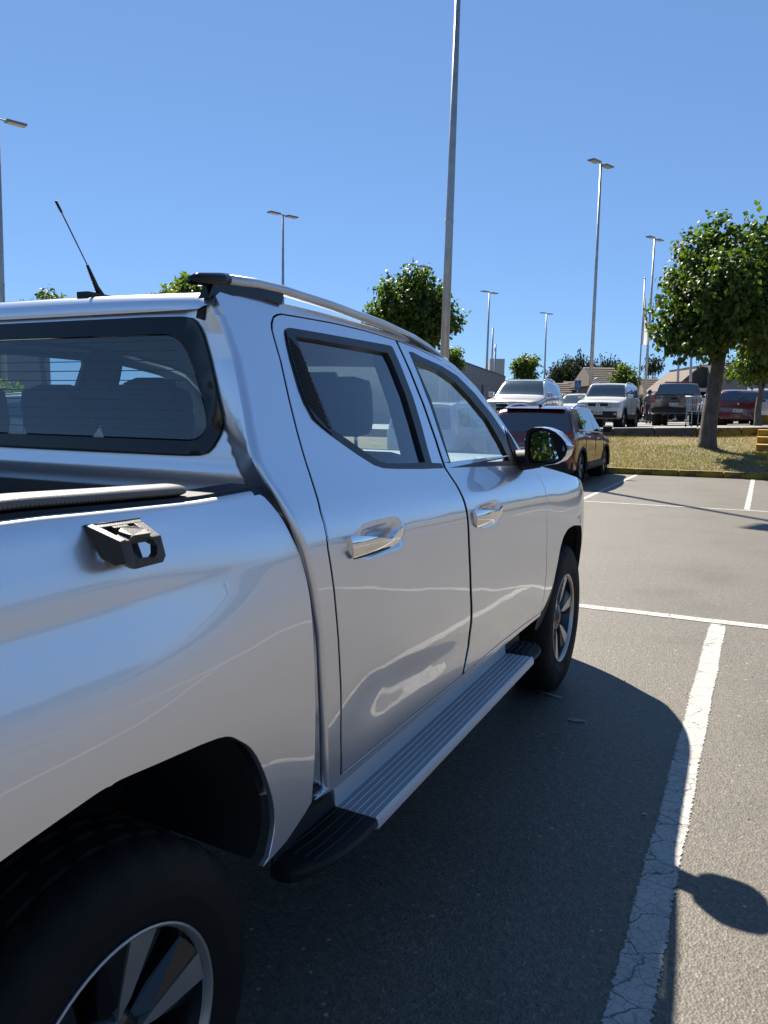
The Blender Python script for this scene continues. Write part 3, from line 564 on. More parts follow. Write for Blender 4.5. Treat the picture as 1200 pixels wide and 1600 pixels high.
for side in (1,-1):
    # outer skin of the cab: C pillar, roof edge, A pillar and sill, with the door openings left out
    RR=.015; outl=[(.608,.5624)]+[(p[0]+RR,p[1]) for p in ridge]+[(.598,1.70),(.595,1.722),(.62,1.735),(.75,1.742),(.97,1.745),(1.2,1.746),(1.45,1.742),(1.62,1.733)]+aout+[(2.612,1.228),(2.632,1.188),(2.651,1.142),(2.648,1.09),(2.6395,.9765),(2.647,.8416),(2.672,.7158),(2.682,.6212),(2.677,.520),(2.4,.522),(1.6,.535),(.7233,.545)]
    holes=[offset(O['rear_door'],-.001),offset(O['front_door'],-.001)]
    # the two doors share the B pillar gap: one opening for both
    u=[tuple(p) for p in O['rear_door'][13:]]+[tuple(p) for p in O['front_door'][:23]]
    hole=offset(A(u),-.0012)
    panel("cab_side",outl,Scab,SILVER,truck,side,[hole],.03)
    # rounded rear corner of the cab
    def roll(i,j,side=side):
        k=i*(len(ridge)-1); a=min(int(k),len(ridge)-2); f=k-a; y=ridge[a][0]*(1-f)+ridge[a+1][0]*f; z=ridge[a][1]*(1-f)+ridge[a+1][1]*f; t=j*math.pi/2
        return (side*(float(Scab(y+RR,z))-RR*(1-math.cos(t))-.0002),y+RR-RR*math.sin(t),z)
    grid("cab_corner",roll,64,8,SILVER,truck,flip=side<0)
    panel("gap_shade_sheet",offset(A(u),-.02),Scab,RUBBER,truck,side,[offset(rtrim,-.015),offset(ftrim,-.015)],.05,off=-.022,flange=False)  # dark sheet behind the doors, its colour stands in for shade in the gaps
    for nm,ol,tr,gl,hd,sm in (("rear_door",rd,rtrim,rglass,'handle_r',(.878,1.142)),("front_door",fd,ftrim,fglass,'handle_f',(1.79,1.105))):
        d=panel(nm,ol,Sdoor,SILVER,truck,side,[tr],.015,dark_folds=True)
        if nm=="rear_door":
            panel("window_trim",offset(tr,.0008),Scab,TRIM,d,side,[offset(gl,.0),] ,.02,off=.0015,depth=.02)
            panel("quarter_panel",offset(rcor,.001),Scab,TRIM,d,side,(),.02,off=.0045,depth=.004)
            rb=MB()
            ya=A(rcor)
            for i in range(15):
                z0=1.655-.0145*i
                row=[y for y in np.linspace(.79,.89,60) if pip([(y,z0-(y-.84)*1.0)],rcor)[0] and pip([(y,z0+.006-(y-.84)*1.0)],rcor)[0]]
                if len(row)<4: continue
                y0,y1=row[1],row[-2]
                P=[(side*(float(Scab(y,z0-(y-.84)))+.006),y,z0-(y-.84)) for y in (y0,(y0+y1)/2,y1)]
                rb.tube(P,.0018,6)
            rb.build("quarter_panel_ribs",TRIM,d,True)
        else:
            panel("window_trim",offset(tr,.0008),Scab,TRIM,d,side,[gl],.02,off=.0015,depth=.02)
        g=panel("window_glass",offset(gl,-.004),Scab,GLASS,d,side,(),.05,off=-.010,flange=False)
        ys_=sm[0]-.052; panel("handle",clip(O[hd],ys_+.001,1),Shand(*sm),CHROME,d,side,(),.008,depth=.016); panel("handle_cover",clip(O[hd],ys_-.001,-1),Shand(*sm),CHROME,d,side,(),.008,depth=.016)
        # inner trim of the door
        low=[(p[0],p[1]) for p in offset(ol,.03) if p[1]<1.27]; 
        panel("door_card",[(float(a),float(b)) for a,b in low],lambda y,z: Scab(y,z)-.075,DASH,d,side,(),.08,flange=False)
    # front wing
    far=[tuple(p) for p in O['farch']]; far=far[:1]+smooth_open(far[1:],3)
    wing=[(2.6185,1.2245),(2.639,1.188),(2.658,1.142),(2.655,1.09),(2.647,.9765),(2.6545,.8416),(2.6795,.7158),(2.6895,.6212),(2.685,.5375)]+far[::-1][1:]+[(3.47,.74),(3.50,.66),(3.52,.58)]+[(3.60,.575),(3.72,.62),(3.85,.75),(3.86,.95),(3.80,1.02),(3.6,1.085),(3.4,1.125),(3.15,1.165),(2.9,1.2),(2.7,1.228)]
    panel("front_wing",wing,Scab,SILVER,truck,side,(),.022,depth=.03,dark_folds=True)
    # headlamp, bumper corner
    panel("headlight_wrap",[(3.66,1.055),(3.80,1.012),(3.858,.985),(3.858,.86)],Scab,CLEARL,truck,side,(),.04,off=.002)
    panel("bumper_corner",[(3.602,.572),(3.722,.617),(3.852,.748),(3.862,.80),(3.862,.44),(3.6,.42)],Scab,SILVER,truck,side,(),.05,off=-.001)
    # bed side
    arch=[tuple(p) for p in O['arch']]; ym=-.06
    # keep the front half and mirror it for the rear half of the opening
    fr=[p for p in arch if p[0]>-.1]+[(ym,.9078)]
    allp=smooth_open(fr[1::2] if fr[1::2][-1]==fr[-1] else fr[1::2]+[fr[-1]],4); fr=[fr[0]]+allp[:-1]; rr=[(ym,.9075)]+[(2*ym-a,b) for a,b in fr][::-1]
    bs=[tuple(p) for p in O['bed_edge']]+[tuple(p) for p in O['bed_low']]+fr+rr+[(-.46,.535),(-.62,.56),(-1.2,.66),(-1.245,.75),(-1.26,1.1),(-1.25,1.30),(-.6,1.305),(-.1,1.302),(.1,1.295),(.25,1.289),(.36,1.2886)]
    panel("bed_side",bs,Sbed,SILVER,truck,side,(),.024,depth=.012)
    tl=panel("tail_light",[(-1.262,1.24),(-1.2,1.25),(-1.17,1.1),(-1.19,.93),(-1.258,.92)],Sbed,REDL,truck,side,(),.05,off=.006)
    # rounded rail top
    ys=np.linspace(-1.25,.455,50)
    def rail(i,j,ys=ys,side=side):
        y=-1.25+1.70*i; z0=float(np.interp(y,[-1.25,-.6,-.1,.1,.25,.36,.47],[1.30,1.305,1.302,1.295,1.289,1.2886,1.2896])); x0=float(Sbed(y,z0))
        a=j*math.pi*.5; r=.012
        return (side*(x0-r*1.1+r*1.0*math.cos(a)-j*j*.0),y,z0-.001+r*math.sin(a)*.9)
    grid("bed_rail_edge",rail,50,6,SATIN,truck,flip=side>0)
    m=MB()
    def capz(y): return float(np.interp(y,[-1.25,-.6,-.1,.1,.25,.36,.47],[1.30,1.305,1.302,1.295,1.289,1.2886,1.2896]))
    V=[];F=[]
    for i,y in enumerate(np.linspace(-1.25,.50,24)):
        x1=float(Sbed(y,capz(y)))-.0125; z=capz(y)
        V+=[(side*x1,y,z+.0095),(side*(x1-.004),y,z+.017),(side*(x1-.085),y,z+.017),(side*(x1-.09),y,z-.06)]
    for i in range(23):
        for j in range(3): F.append((i*4+j,i*4+4+j,i*4+5+j,i*4+1+j))
    m.add(V,F).build("bed_rail_cap",BLACK,truck)
    # padded roll lying along the rail with its seam
    pts=[];N=16
    prof=[(math.cos(t),math.sin(t)) for t in np.linspace(0,2*math.pi,N,endpoint=False)]
    V=[];F=[];ys=list(np.linspace(-1.25,.235,40))+[.25,.258,.262]
    for i,y in enumerate(ys):
        e=1 if i<40 else (.86,.6,.2)[i-40]
        x1=float(Sbed(min(y,.3),capz(y)))-.055; z=capz(y)+.0285
        for c,s_ in prof: V.append((side*(x1+.034*e*c),y,z+.0115*e*(abs(s_)**.7)*(1 if s_>0 else -1)))
    for i in range(len(ys)-1):
        for q in range(N): F.append((i*N+q,i*N+(q+1)%N,i*N+N+(q+1)%N,i*N+N+q))
    F.append(tuple(range((len(ys)-1)*N,len(ys)*N)))
    pad=m2=MB().add(V,F).build("rail_pad",PAD,truck,True)
    st=MB()
    for y in np.arange(-1.2,.225,.0075):
        x1=float(Sbed(min(y,.3),capz(y)))-.055; z=capz(y)+.0285
        st.box((side*(x1+.0325),y,z-.003),(.0022,.0045,.0022))
    st.build("stitching",STITCH,pad)
    # inner wall of the bed
    MB().box((side*.80,-.36,1.07),(.01,1.76,.42)).build("bed_inner_wall",LINERB,truck)
    MB().box((side*.69,-.02,.965),(.215,.98,.19),bev=.04).build("wheel_housing",LINERB,truck)
    # wheel wells
    for arc,zc,yc in ((fr+rr,.37,0),(far[::-1][6:]+[(3.47,.74),(3.50,.66),(3.52,.58)],.39,3.18)):
        w=MB(); V=[];F=[]
        for (a,b) in arc: V+=[(side*.925,a,b+.006),(side*.55,a,b+.02)]
        F=[(2*i,2*i+1,2*i+3,2*i+2) for i in range(len(arc)-1)]
        w.add(V,F); w.add([(side*.55,a,b+.02) for a,b in arc],[tuple(range(len(arc)))]); w.build("wheel_arch_liner",LINER,truck,True)
    # mud flap behind the front wheel
    panel("mud_flap",[(2.868,.72),(2.845,.655),(2.79,.597),(2.715,.551),(2.66,.533),(2.665,.46),(2.72,.44),(2.79,.47),(2.85,.55),(2.885,.64)],lambda y,z: Scab(y,z)-.03+.0*z,BLACK,truck,side,(),.04,off=.024)
    # running board
    rbp=[(.845,.515),(.862,.505),(.868,.470),(.871,.436)]
    x=.874
    for i in range(6):
        rbp+=[(x,.4285),(x+.0138,.4285),(x+.0148,.4308),(x+.0180,.4308),(x+.0190,.4285)]; x+=.0198
    rbp+=[(.992,.428),(.997,.424),(.999,.412)]
    low=[(.999,.40),(.96,.388),(.86,.40),(.845,.44)]
    b=MB(); b.prism([(side*u,v) for u,v in rbp+low],'Y',.82,2.325); brd=b.build("running_board",ALU,truck,ang=35)
    # end caps: closed tapering mouldings
    for y0,y1 in ((.815,.545),(2.33,2.575)):
        V=[];F=[];n=0
        stt=[(0,1,0),(.35,1,0),(.6,.93,.0),(.8,.80,.004),(.93,.6,.012),(1,.40,.02)]
        for t,k,dz in stt:
            y=y0+(y1-y0)*t
            base=[(.862,.47),(.872,.434),(.90,.434),(.94,.432),(.975,.431),(.996,.427),(1.001,.415),(.99,.401),(.90,.395),(.85,.40)]
            V+=[(side*(.855+(u-.855)*k),y,v-dz) for u,v in base]; n=len(base)
        for i in range(len(stt)-1):
            for q in range(n): F.append((i*n+q,i*n+(q+1)%n,i*n+n+(q+1)%n,i*n+n+q))
        F+= [tuple(range(n)),tuple(range((len(stt)-1)*n,len(stt)*n))]
        c=MB().add(V,F)
        for xx in (.885,.912,.94,.966): c.tube([(side*xx,y0+(y1-y0)*.03,.4345),(side*(xx-.004),y0+(y1-y0)*.55,.4345),(side*(xx-.02),y0+(y1-y0)*.85,.428)],.0028,6)
        c.build("running_board_end",BLACK,brd,ang=50)
    # roof rail
    rp=[(.655,.530,1.7475),(.657,.552,1.7535),(.658,.632,1.765),(.658,.772,1.7755),(.657,.896,1.7775),(.655,1.156,1.771),(.652,1.499,1.754),(.648,1.765,1.731),(.644,1.918,1.709),(.641,2.03,1.688),(.640,2.065,1.676)]
    rr_=MB().tube([(side*a,b_,c_) for a,b_,c_ in rp[2:]],[.0145]*6+[.0135,.011,.008],12,sq=(1.15,.95)).build("roof_rail",RAILM,truck,True)
    MB().tube([(side*a,b_,c_) for a,b_,c_ in rp[:3]]+[(side*.658,.655,1.7675)],[.009,.0150,.0162,.0160],12,sq=(1.1,.95)).build("rail_end_cap",GLOSSB,rr_,True)
    f=MB(); f.prism([(.575,1.715),(.60,1.756),(.72,1.762),(.885,1.766),(.878,1.738),(.80,1.742),(.70,1.738)],'X',side*.64,side*.668); f.build("rail_foot",GLOSSB,rr_)
    f=MB(); f.prism([(1.62,1.735),(1.63,1.742),(1.76,1.724),(1.90,1.704),(2.05,1.676),(2.06,1.665),(1.93,1.688),(1.80,1.712)],'X',side*.636,side*.664); f.build("rail_foot",GLOSSB,rr_)
    # black strip in the roof corner
    a_=O['roof_strip']; V=[(side*x_,.585-.0,z_) for x_,z_ in a_]; V+=[(side*(x_-.01),.595,z_-.01) for x_,z_ in a_]
# moulded tie-down hook on the near bed side
hk=panel("tie_down_hook",[(-.0300,1.2906),(.0845,1.2880),(.080,1.276),(.0134,1.2235),(-.0079,1.2385),(-.0218,1.2725)],Sbed,HOOKM,truck,1,(),.02,off=.004,depth=.006)
hb=MB()
def slabq(pts,t):
    """plate given by its upper face, thickened by the vector t"""
    P=[Vector(p) for p in pts]; T_=Vector(t); k=len(P)
    hb.add(P+[p+T_ for p in P],[tuple(range(k)),tuple(range(k,2*k))[::-1]]+[(i,(i+1)%k,k+(i+1)%k,k+i) for i in range(k)])
A_,B_,C_,D_=[Vector(p) for p in ((.9159,-.0294,1.2902),(.9148,.0830,1.2877),(.9652,.0768,1.2656),(.9698,-.0160,1.2687))]
def mixq(u,v): return (A_*(1-u)+B_*u)*(1-v)+(D_*(1-u)+C_*u)*v
def barq(u0,u1,v0,v1,t=(-.005,0,-.012)): slabq([mixq(u0,v0),mixq(u1,v0),mixq(u1,v1),mixq(u0,v1)],t)
barq(0,1,0,.17); barq(0,.17,.17,.66); barq(.80,1,.17,.66)
# front bar with its raised middle, and the notch in the slot
slabq([mixq(0,.66),mixq(.17,.66),mixq(.24,.60),mixq(.34,.66),mixq(.22,1)+Vector((0,0,.0)),mixq(0,1)],(-.005,0,-.012))
slabq([mixq(.24,.60)+Vector((0,0,.004)),mixq(.36,.50)+Vector((0,0,.006)),mixq(.66,.50)+Vector((0,0,.006)),mixq(.80,.64)+Vector((0,0,.003)),mixq(.74,.98)+Vector((.001,0,.006)),mixq(.30,.98)+Vector((.001,0,.006))],(-.005,0,-.014))
slabq([mixq(.72,.66),mixq(1,.62),mixq(1,1),mixq(.74,1)],(-.005,0,-.012))
barq(.36,.66,.17,.30,(-.004,0,-.010))
slabq([(.9159,-.0294,1.2902),(.9698,-.0160,1.2687),(.9755,-.0114,1.2353),(.9566,-.0146,1.2310),(.9360,-.0168,1.2418),(.9183,-.0247,1.2788)],(.0,.012,.002))
oc=[(.9698,-.016,1.2687),(.9701,.0034,1.2676),(.9687,.009,1.2734),(.9665,.0442,1.2723),(.9665,.0546,1.2668),(.9653,.0766,1.2652),(.9692,.0829,1.2326),(.9706,.0749,1.2231),(.9743,.0104,1.2233),(.9755,-.0114,1.2353)]
ic=[(.9668,.0096,1.2642),(.9658,.0168,1.2683),(.9656,.0294,1.2687),(.966,.0445,1.2659),(.967,.0572,1.2604),(.969,.0629,1.2513),(.9719,.0597,1.2397),(.9732,.0527,1.2348),(.973,.0204,1.2371),(.9702,.0105,1.2489)]
n=len(oc); dv=(-.016,.002,-.001); V=oc+ic+[(a+dv[0],b+dv[1],c+dv[2]) for a,b,c in oc]+[(a+dv[0],b+dv[1],c+dv[2]) for a,b,c in ic]; F=[]
for i in range(n):
    j=(i+1)%n
    F+=[(i,j,n+j,n+i),(2*n+i,3*n+i,3*n+j,2*n+j),(i,2*n+i,2*n+j,j),(n+i,n+j,3*n+j,3*n+i)]
hb.add(V,F)
# strut under the plate back to the panel
slabq([(.925,.012,1.272),(.925,.060,1.270),(.953,.052,1.226),(.955,.016,1.228)],(-.012,0,.004))
hbo=hb.build("hook_bracket",HOOKM,hk)
bm_=hbo.modifiers.new("edge","BEVEL"); bm_.width=.0014; bm_.segments=2; bm_.limit_method="ANGLE"; bm_.angle_limit=math.radians(35)
# ---- wheels
def wheel(y,z,r,side,rimr=.232):
    t=MB(); xo=.935
    prof=[(-.255,rimr-.004),(-.262,rimr+.02),(-.270,rimr+.06),(-.268,r-.045),(-.255,r-.018),(-.235,r-.006),(-.20,r),(-.185,r),(-.182,r-.008),(-.172,r-.008),(-.169,r),(-.135,r+.001),(-.132,r-.008),(-.122,r-.008),(-.119,r+.001),(-.085,r),(-.082,r-.008),(-.072,r-.008),(-.069,r),(-.05,r-.001),(-.028,r-.006),(-.010,r-.020),(.004,r-.048),(.008,r-.075),(.0065,rimr+.055),(.008,rimr+.050),(.006,rimr+.044),(-.001,rimr+.020),(-.008,rimr+.004),(-.012,rimr-.004)]
    def mod(j,k):
        m=k%4
        if 3<=j<=6 or 19<=j<=21: return -.0065 if m==0 else 0
        if 6<j<19 and prof[j][1]>r-.004: return -.006 if (k+(j//2))%4==0 else 0
        return 0
    t.lathe([(side*(xo+a),rr) for a,rr in prof],'X',(0,y,z),128,mod)
    ty=t.build("wheel",RUBBER,truck,ang=38)
    b=MB(); b.lathe([(side*(xo-.012),rimr-.002),(side*(xo-.004),rimr+.003),(side*(xo-.002),rimr-.001),(side*(xo-.004),rimr-.005),(side*(xo-.02),rimr-.010)],'X',(0,y,z),64); b.build("rim_lip",RIM,ty,True)
    b=MB(); b.lathe([(side*(xo-.018),rimr-.008),(side*(xo-.055),rimr-.020),(side*(xo-.16),rimr-.03),(side*(xo-.20),rimr-.03),(side*(xo-.20),.02)],'X',(0,y,z),48); b.build("rim_barrel",RIMD,ty,True)
    sp=MB(); dk=MB()
    for i in range(6):
        a=2*math.pi*i/6+.30
        ca,sa=math.cos(a),math.sin(a)
        def pt(rad,tan,x): return (side*(xo+x),y+rad*sa+tan*ca,z+rad*ca-tan*sa)
        # broad bright face, chamfered dark flank on each side
        f=[(rimr-.012,-.030,-.016),(rimr-.012,.034,-.016),(.105,.014,-.030),(.07,.0,-.036),(.105,-.012,-.030)]
        V=[pt(*q_) for q_ in f]+[pt(q_[0],q_[1],q_[2]-.03) for q_ in f]
        sp.add(V,[(0,1,2,3,4),(5,9,8,7,6)]+[(i_,5+i_,5+(i_+1)%5,(i_+1)%5) for i_ in range(5)])
        for s_ in (-1,1):
            g=[(rimr-.013,s_*.034,-.020),(rimr-.013,s_*.085,-.036),(.12,s_*.048,-.055),(.06,s_*.02,-.058),(.10,s_*.013,-.033)]
            V=[pt(*q_) for q_ in g]+[pt(q_[0],q_[1],q_[2]-.03) for q_ in g]
            dk.add(V,[(0,1,2,3,4),(5,9,8,7,6)]+[(i_,5+i_,5+(i_+1)%5,(i_+1)%5) for i_ in range(5)])
    sp.build("spokes",RIM,ty); dk.build("spoke_flanks",RIMD,ty)
    hb_=MB(); hb_.lathe([(side*(xo-.07),.085),(side*(xo-.045),.078),(side*(xo-.036),.06),(side*(xo-.03),.034),(side*(xo-.026),.030),(side*(xo-.024),.001)],'X',(0,y,z),32); hb_.build("hub",RIMD,ty,True)
for s_ in (1,-1):
    wheel(0.0,.359,.369,s_); wheel(3.18,.392,.3945,s_)
# ---- roof, rear wall, windscreen, bonnet
eY=[.575,.595,.62,.75,.97,1.2,1.45,1.62,1.75,1.95,2.07]; eZ=[1.700,1.722,1.735,1.742,1.745,1.746,1.742,1.733,1.7235,1.700,1.673]
ridY=A([p[0] for p in ridge]); ridZ=A([p[1] for p in ridge])
def edge(y): 
    z=float(np.interp(y,eY,eZ)); return float(Scab(y,z)),z
def roof(i,j):
    y=.575+(2.07-.575)*(i**1.9); xe,ze=edge(y); u=-1+2*j
    c=.012+.030*float(sst(.6,1.3,y)); x=xe*math.sin(u*math.pi/2); q=max(0.,1-(y-.575)/.075); ux=abs(x/xe)
    yy=y+.055*(1-u*u)*i+(.024*(1-ux**6))*(1-i)**8
    zt=1.737+c*(1-ux**2.4) if y<.75 else ze+c*(1-ux**2.4)
    z=min(zt,ze+.06)
    if q>0: z=1.694+(z-1.694)*math.sqrt(max(0,1-q**2.2)) if ux<.93 else ze
    return (x,yy,z)
grid("roof",roof,40,40,SILVER,truck)
# raised lip above the rear window carrying the aerial
l=MB(); l.add([(-.34,.600,1.700),(.265,.600,1.700),(.235,.640,1.7475),(-.31,.640,1.7475),(.235,.82,1.750),(-.31,.82,1.750),(.265,.84,1.70),(-.34,.84,1.70)],[(0,1,2,3),(3,2,4,5),(5,4,6,7),(1,6,4,2),(0,3,5,7)]); l.build("roof_lip",SILVER,truck)
xa,za=.218,1.748
an=MB(); an.prism([(xa-.020,.635),(xa+.020,.635),(xa+.016,.72),(xa+.006,.745),(xa-.006,.745),(xa-.016,.72)],'Z',za-.003,za+.012)
an.tube([(xa,.70,za+.006),(xa+.003,.680,za+.030),(xa+.007,.655,za+.066),(xa+.009,.645,za+.080)],[.011,.0065,.0045,.0034],10)
aer=an.build("aerial",BLACK,truck,ang=40)
MB().tube([(xa+.009,.645,za+.080),(xa+.028,.552,za+.186)],.0016,8).tube([(xa+.028,.552,za+.186),(xa+.032,.532,za+.208)],.0032,8).build("aerial_mast",BLACK,aer,True)
def ridgeY(z): return np.interp(z,ridZ,ridY)
def Yr(x,z):
    x=np.asarray(x,float); z=np.asarray(z,float)
    xe=Scab(.55,z)-RR; t=np.clip((xe-np.abs(x))/.10,0,1); rY=ridgeY(z)
    y0=.577+.11*np.clip(z-1.36,0,.4)
    y=y0+(rY-y0)*(1-t)
    y=y-.006*np.exp(-((z-1.318)/.020)**2)*t + .020*sst(1.30,1.22,z)*0
    y=y-.03*(1-sst(1.10,1.30,z))*t
    return y
zs=[.575,.66,.76,.951,1.0606,1.1514,1.2234,1.2783,1.3175,1.357,1.3988,1.4667,1.5257,1.58,1.638,1.678,1.70]
rt=[(float(Scab(float(ridgeY(z))+RR,z))-RR-.0005,z) for z in zs]
rp_=rt+[(-x,z) for x,z in rt[::-1]]
def mirr(p): 
    p=[tuple(q_) for q_ in p if q_[0]>.31]; return p
ro=[(.0,1.6845)]+mirr(O['rw_outer'])+[(.0,1.3515)]; ro=[q_ for q_ in ro if q_[0]>0]; rof=ro+[(-x,z) for x,z in ro[::-1]]
ri=[q_ for q_ in mirr(O['rw_inner'])]; rif=ri+[(-x,z) for x,z in ri[::-1]]
YrS=lambda x,z: Yr(x,z)
def rearpanel(name,ol,mat,par,holes=(),step=.025,off=0,flange=True,depth=.015,fn=Yr):
    # y grows forward, so the outside faces -y: mirror the sheet function
    return panel(name,ol,lambda a,b: -fn(a,b),mat,par,1,holes,step,off,depth,'Yn',flange)
rw=rearpanel("cab_rear_wall",rp_,SILVER,truck,[offset(A(rof),.004)],.014)
rfr=rearpanel("rear_window",rof,GLOSSB,truck,[offset(A(rif),-.004)],.03,off=.006,depth=.008)
rearpanel("rear_glass",rif,GLASSR,rfr,(),.06,off=.0045,flange=False)
de=MB()
for i in range(10):
    z=1.415+i*.0235
    xw=.60-max(0,z-1.45)*.32
    P=[(x,float(Yr(x,z))-.0035,z) for x in np.linspace(-xw,xw,9)]
    de.tube(P,.0012,4)
de.build("heater_lines",BLACK,rfr)
for s_ in (1,-1):
    hs=MB(); a_=O['roof_strip']; P=[(s_*x_,float(Yr(abs(x_),z_))-.004,z_) for x_,z_ in [(.650,1.708),(.625,1.7045),(.612,1.676),(.638,1.669)]]
    hs.add(P+[(x_,y_+.012,z_) for x_,y_,z_ in P],[(0,1,2,3),(0,4,5,1),(1,5,6,2),(2,6,7,3),(3,7,4,0)]); hs.build('roof_seam_cover',BLACK,truck)

# windscreen between the A pillars, dark border and wipers left to the bonnet edge
aY=[p[0] for p in aout[2:]]+[]; aP=aout[2:]
def apil(v):
    k=v*(len(aP)-1); i=min(int(k),len(aP)-2); f=k-i
    y=aP[i][0]+(aP[i+1][0]-aP[i][0])*f; z=aP[i][1]+(aP[i+1][1]-aP[i][1])*f
    return float(Scab(y,z))-.012,y,z
def wind(i,j):
    x,y,z=apil(i); u=-1+2*j
    return (x*u,y+.10*(1-u*u)+.0,z+.012*(1-u*u))
ws=grid("windscreen",wind,14,24,GLASS,truck)
def hd(i,j):
    x,y,z=apil(0); u=-1+2*j
    y0=2.07+.055*(1-u*u); xe,ze=edge(2.07); xx=xe*math.sin(u*math.pi/2)
    z0=ze+.042*(1-abs(u)**2.4)
    X,Y,Z=(x*u,y+.10*(1-u*u)-.004,z+.012*(1-u*u))
    return (xx+(X-xx)*i,y0+(Y-y0)*i,z0+(Z-z0)*i)
grid("roof_header",hd,3,24,SILVER,truck)
wy=[2.62,2.7,2.9,3.15,3.4,3.6,3.8]; wz=[1.2365,1.228,1.2,1.165,1.125,1.085,1.02]
def bon(i,j):
    y=2.63+(3.86-2.63)*i; u=-1+2*j; z=float(np.interp(y,wy,wz)); x=float(Scab(y,z))
    c=.050-.02*i; uu=abs(u)
    yy=y+(.13+.15*i*i)*(1-abs(u)**(2+.6*i))
    return (x*u,yy,z+c*(1-uu**6)*(.7+.3*uu*uu)+.012*math.exp(-((uu-.62)/.12)**2))
grid("bonnet",bon,30,36,SILVER,truck)
# nose: grille, lamps and bumper closing the front between the wings
def nose(u0,u1,z0,z1,name,mat,bul=0.,parent=truck,out=0.):
    def f(i,j):
        u=u0+(u1-u0)*j; z=z0+(z1-z0)*i; xs=float(Scab(3.858,min(z,1.0)))
        return (xs*math.copysign(abs(u)**.9,u),3.858+.29*(1-abs(u)**2.6)+bul*math.sin(i*math.pi)+out-.10*max(0,z-.86),z)
    return grid(name,f,8,28,mat,parent,flip=True)
nose(-1,1,.42,.79,"front_bumper",SILVER,.012)
gr=nose(-.66,.66,.79,1.04,"grille",GLOSSB)
for s_ in (1,-1): nose(.66*s_,1.0*s_,.79,1.02,"headlight",CLEARL)
for i in range(5): 
    z=.825+i*.045; MB().tube([(float(Scab(3.858,z))*u,3.864+.29*(1-abs(u)**2.6)-.10*max(0,z-.86),z) for u in np.linspace(-.6,.6,11)],.008,6).build("grille_bar",CHROME,gr,True)
MB().box((0,4.175,.60),(.36,.012,.12)).build("number_plate",PLATE,truck)
# bed interior, tailgate, chassis
MB().box((0,-.37,.86),(1.6,1.76,.02)).build("bed_floor",LINERB,truck)
MB().box((0,.515,1.06),(1.62,.02,.44)).build("bed_front_wall",LINERB,truck)
tg=MB().box((0,-1.265,1.03),(1.50,.05,.52),bev=.012).build("tailgate",SILVER,truck,ang=40); MB().box((0,-1.295,1.18),(.26,.02,.05),bev=.006).build("tailgate_handle",BLACK,tg)
MB().box((0,-1.33,.62),(1.7,.12,.16),bev=.03).build("rear_bumper",CHROME,truck,ang=40)
MB().box((0,1.4,.48),(1.1,4.6,.14)).box((0,3.62,.52),(1.40,.5,.22)).box((0,2.66,.52),(1.6,.26,.2)).box((0,0,.37),(1.5,.1,.1)).box((0,3.18,.39),(1.5,.1,.1)).build("chassis_and_light_block",LINER,truck)  # frame and axles, plus two boxes added to block sunlight leaking underneath
# ---- cabin
MB().box((0,3.15,.80),(1.30,1.0,.62)).box((0,2.70,.85),(1.7,.04,.70)).build('engine_light_block',LINER,truck)  # unseen engine and firewall boxes, added to stop sunlight leaking through the nose
MB().box((0,1.65,.565),(1.84,2.1,.03)).build("cabin_floor",LINER,truck)
def head(i,j):
    y=.66+(2.05-.66)*i; xe,ze=edge(y); u=-1+2*j; return ((xe-.05)*u,y,ze-.045+.02*(1-u*u))
grid("headlining",head,10,10,HEADL,truck,flip=True)
for x in (-.44,.44):
    s=MB().box((x,1.98,.80),(.50,.52,.17),bev=.05).build("front_seat",CLOTH,truck,ang=60)
    rot=Matrix.Rotation(math.radians(-13),3,'X').inverted()
    MB().box((x,1.69,1.05),(.47,.14,.56),rot=Matrix.Rotation(math.radians(14),3,'X'),bev=.065).build("seat_back",CLOTH,s,ang=60)
    MB().box((x,1.60,1.480),(.245,.115,.215),rot=Matrix.Rotation(math.radians(8),3,'X'),bev=.0572).build("headrest",CLOTH,s,ang=60)
    [MB().tube([(x+k,1.615,1.30),(x+k,1.61,1.42)],.007,8).build("headrest_post",CHROME,s,True) for k in (-.06,.06)]
rb_=MB().box((0,.98,.78),(1.40,.46,.16),bev=.05).build("rear_bench",CLOTH,truck,ang=60)
MB().box((0,.77,1.06),(1.40,.14,.58),rot=Matrix.Rotation(math.radians(12),3,'X'),bev=.05).build("bench_back",CLOTH,rb_,ang=60)
for x in (-.38,.0,.33):
    w=.28 if x else .22
    MB().box((x,.735,1.445),(w,.10,.165),rot=Matrix.Rotation(math.radians(6),3,'X'),bev=.0495).build("headrest",CLOTH,rb_,ang=60)
    [MB().tube([(x+k,.735,1.33),(x+k,.735,1.40)],.006,8).build("headrest_post",CHROME,rb_,True) for k in (-.065,.065)]
d=MB(); d.prism([(2.16,1.09),(2.20,1.235),(2.30,1.275),(2.46,1.283),(2.66,1.25),(2.74,1.20),(2.74,.80),(2.30,.80),(2.25,.95)],'X',-.84,.84); dash=d.build("dashboard",DASHT,truck,ang=40)
d=MB(); d.prism([(2.16,1.12),(2.20,1.262),(2.34,1.30),(2.44,1.27),(2.3,1.1)],'X',-.62,-.22); d.build("instrument_hood",BLACK,dash,ang=40)
for x in (-.70,-.05,.06,.70):
    MB().lathe([(0.012,.055),(.012,.042),(-.01,.038),(-.01,.0)],'Z',(0,0,0),20).build("air_vent",BLACK,dash,True).matrix_local=Matrix.Translation((x,2.225,1.19))@Matrix.Rotation(math.radians(100),4,'X')
MB().box((.02,2.21,1.245),(.26,.03,.15),bev=.01).build("centre_screen",GLOSSB,dash)
sw=MB(); n=28
ring=[(-.42+.19*math.cos(2*math.pi*i/n),1.98+.19*math.sin(2*math.pi*i/n)*.42,1.19+.19*math.sin(2*math.pi*i/n)*.9) for i in range(n+1)]
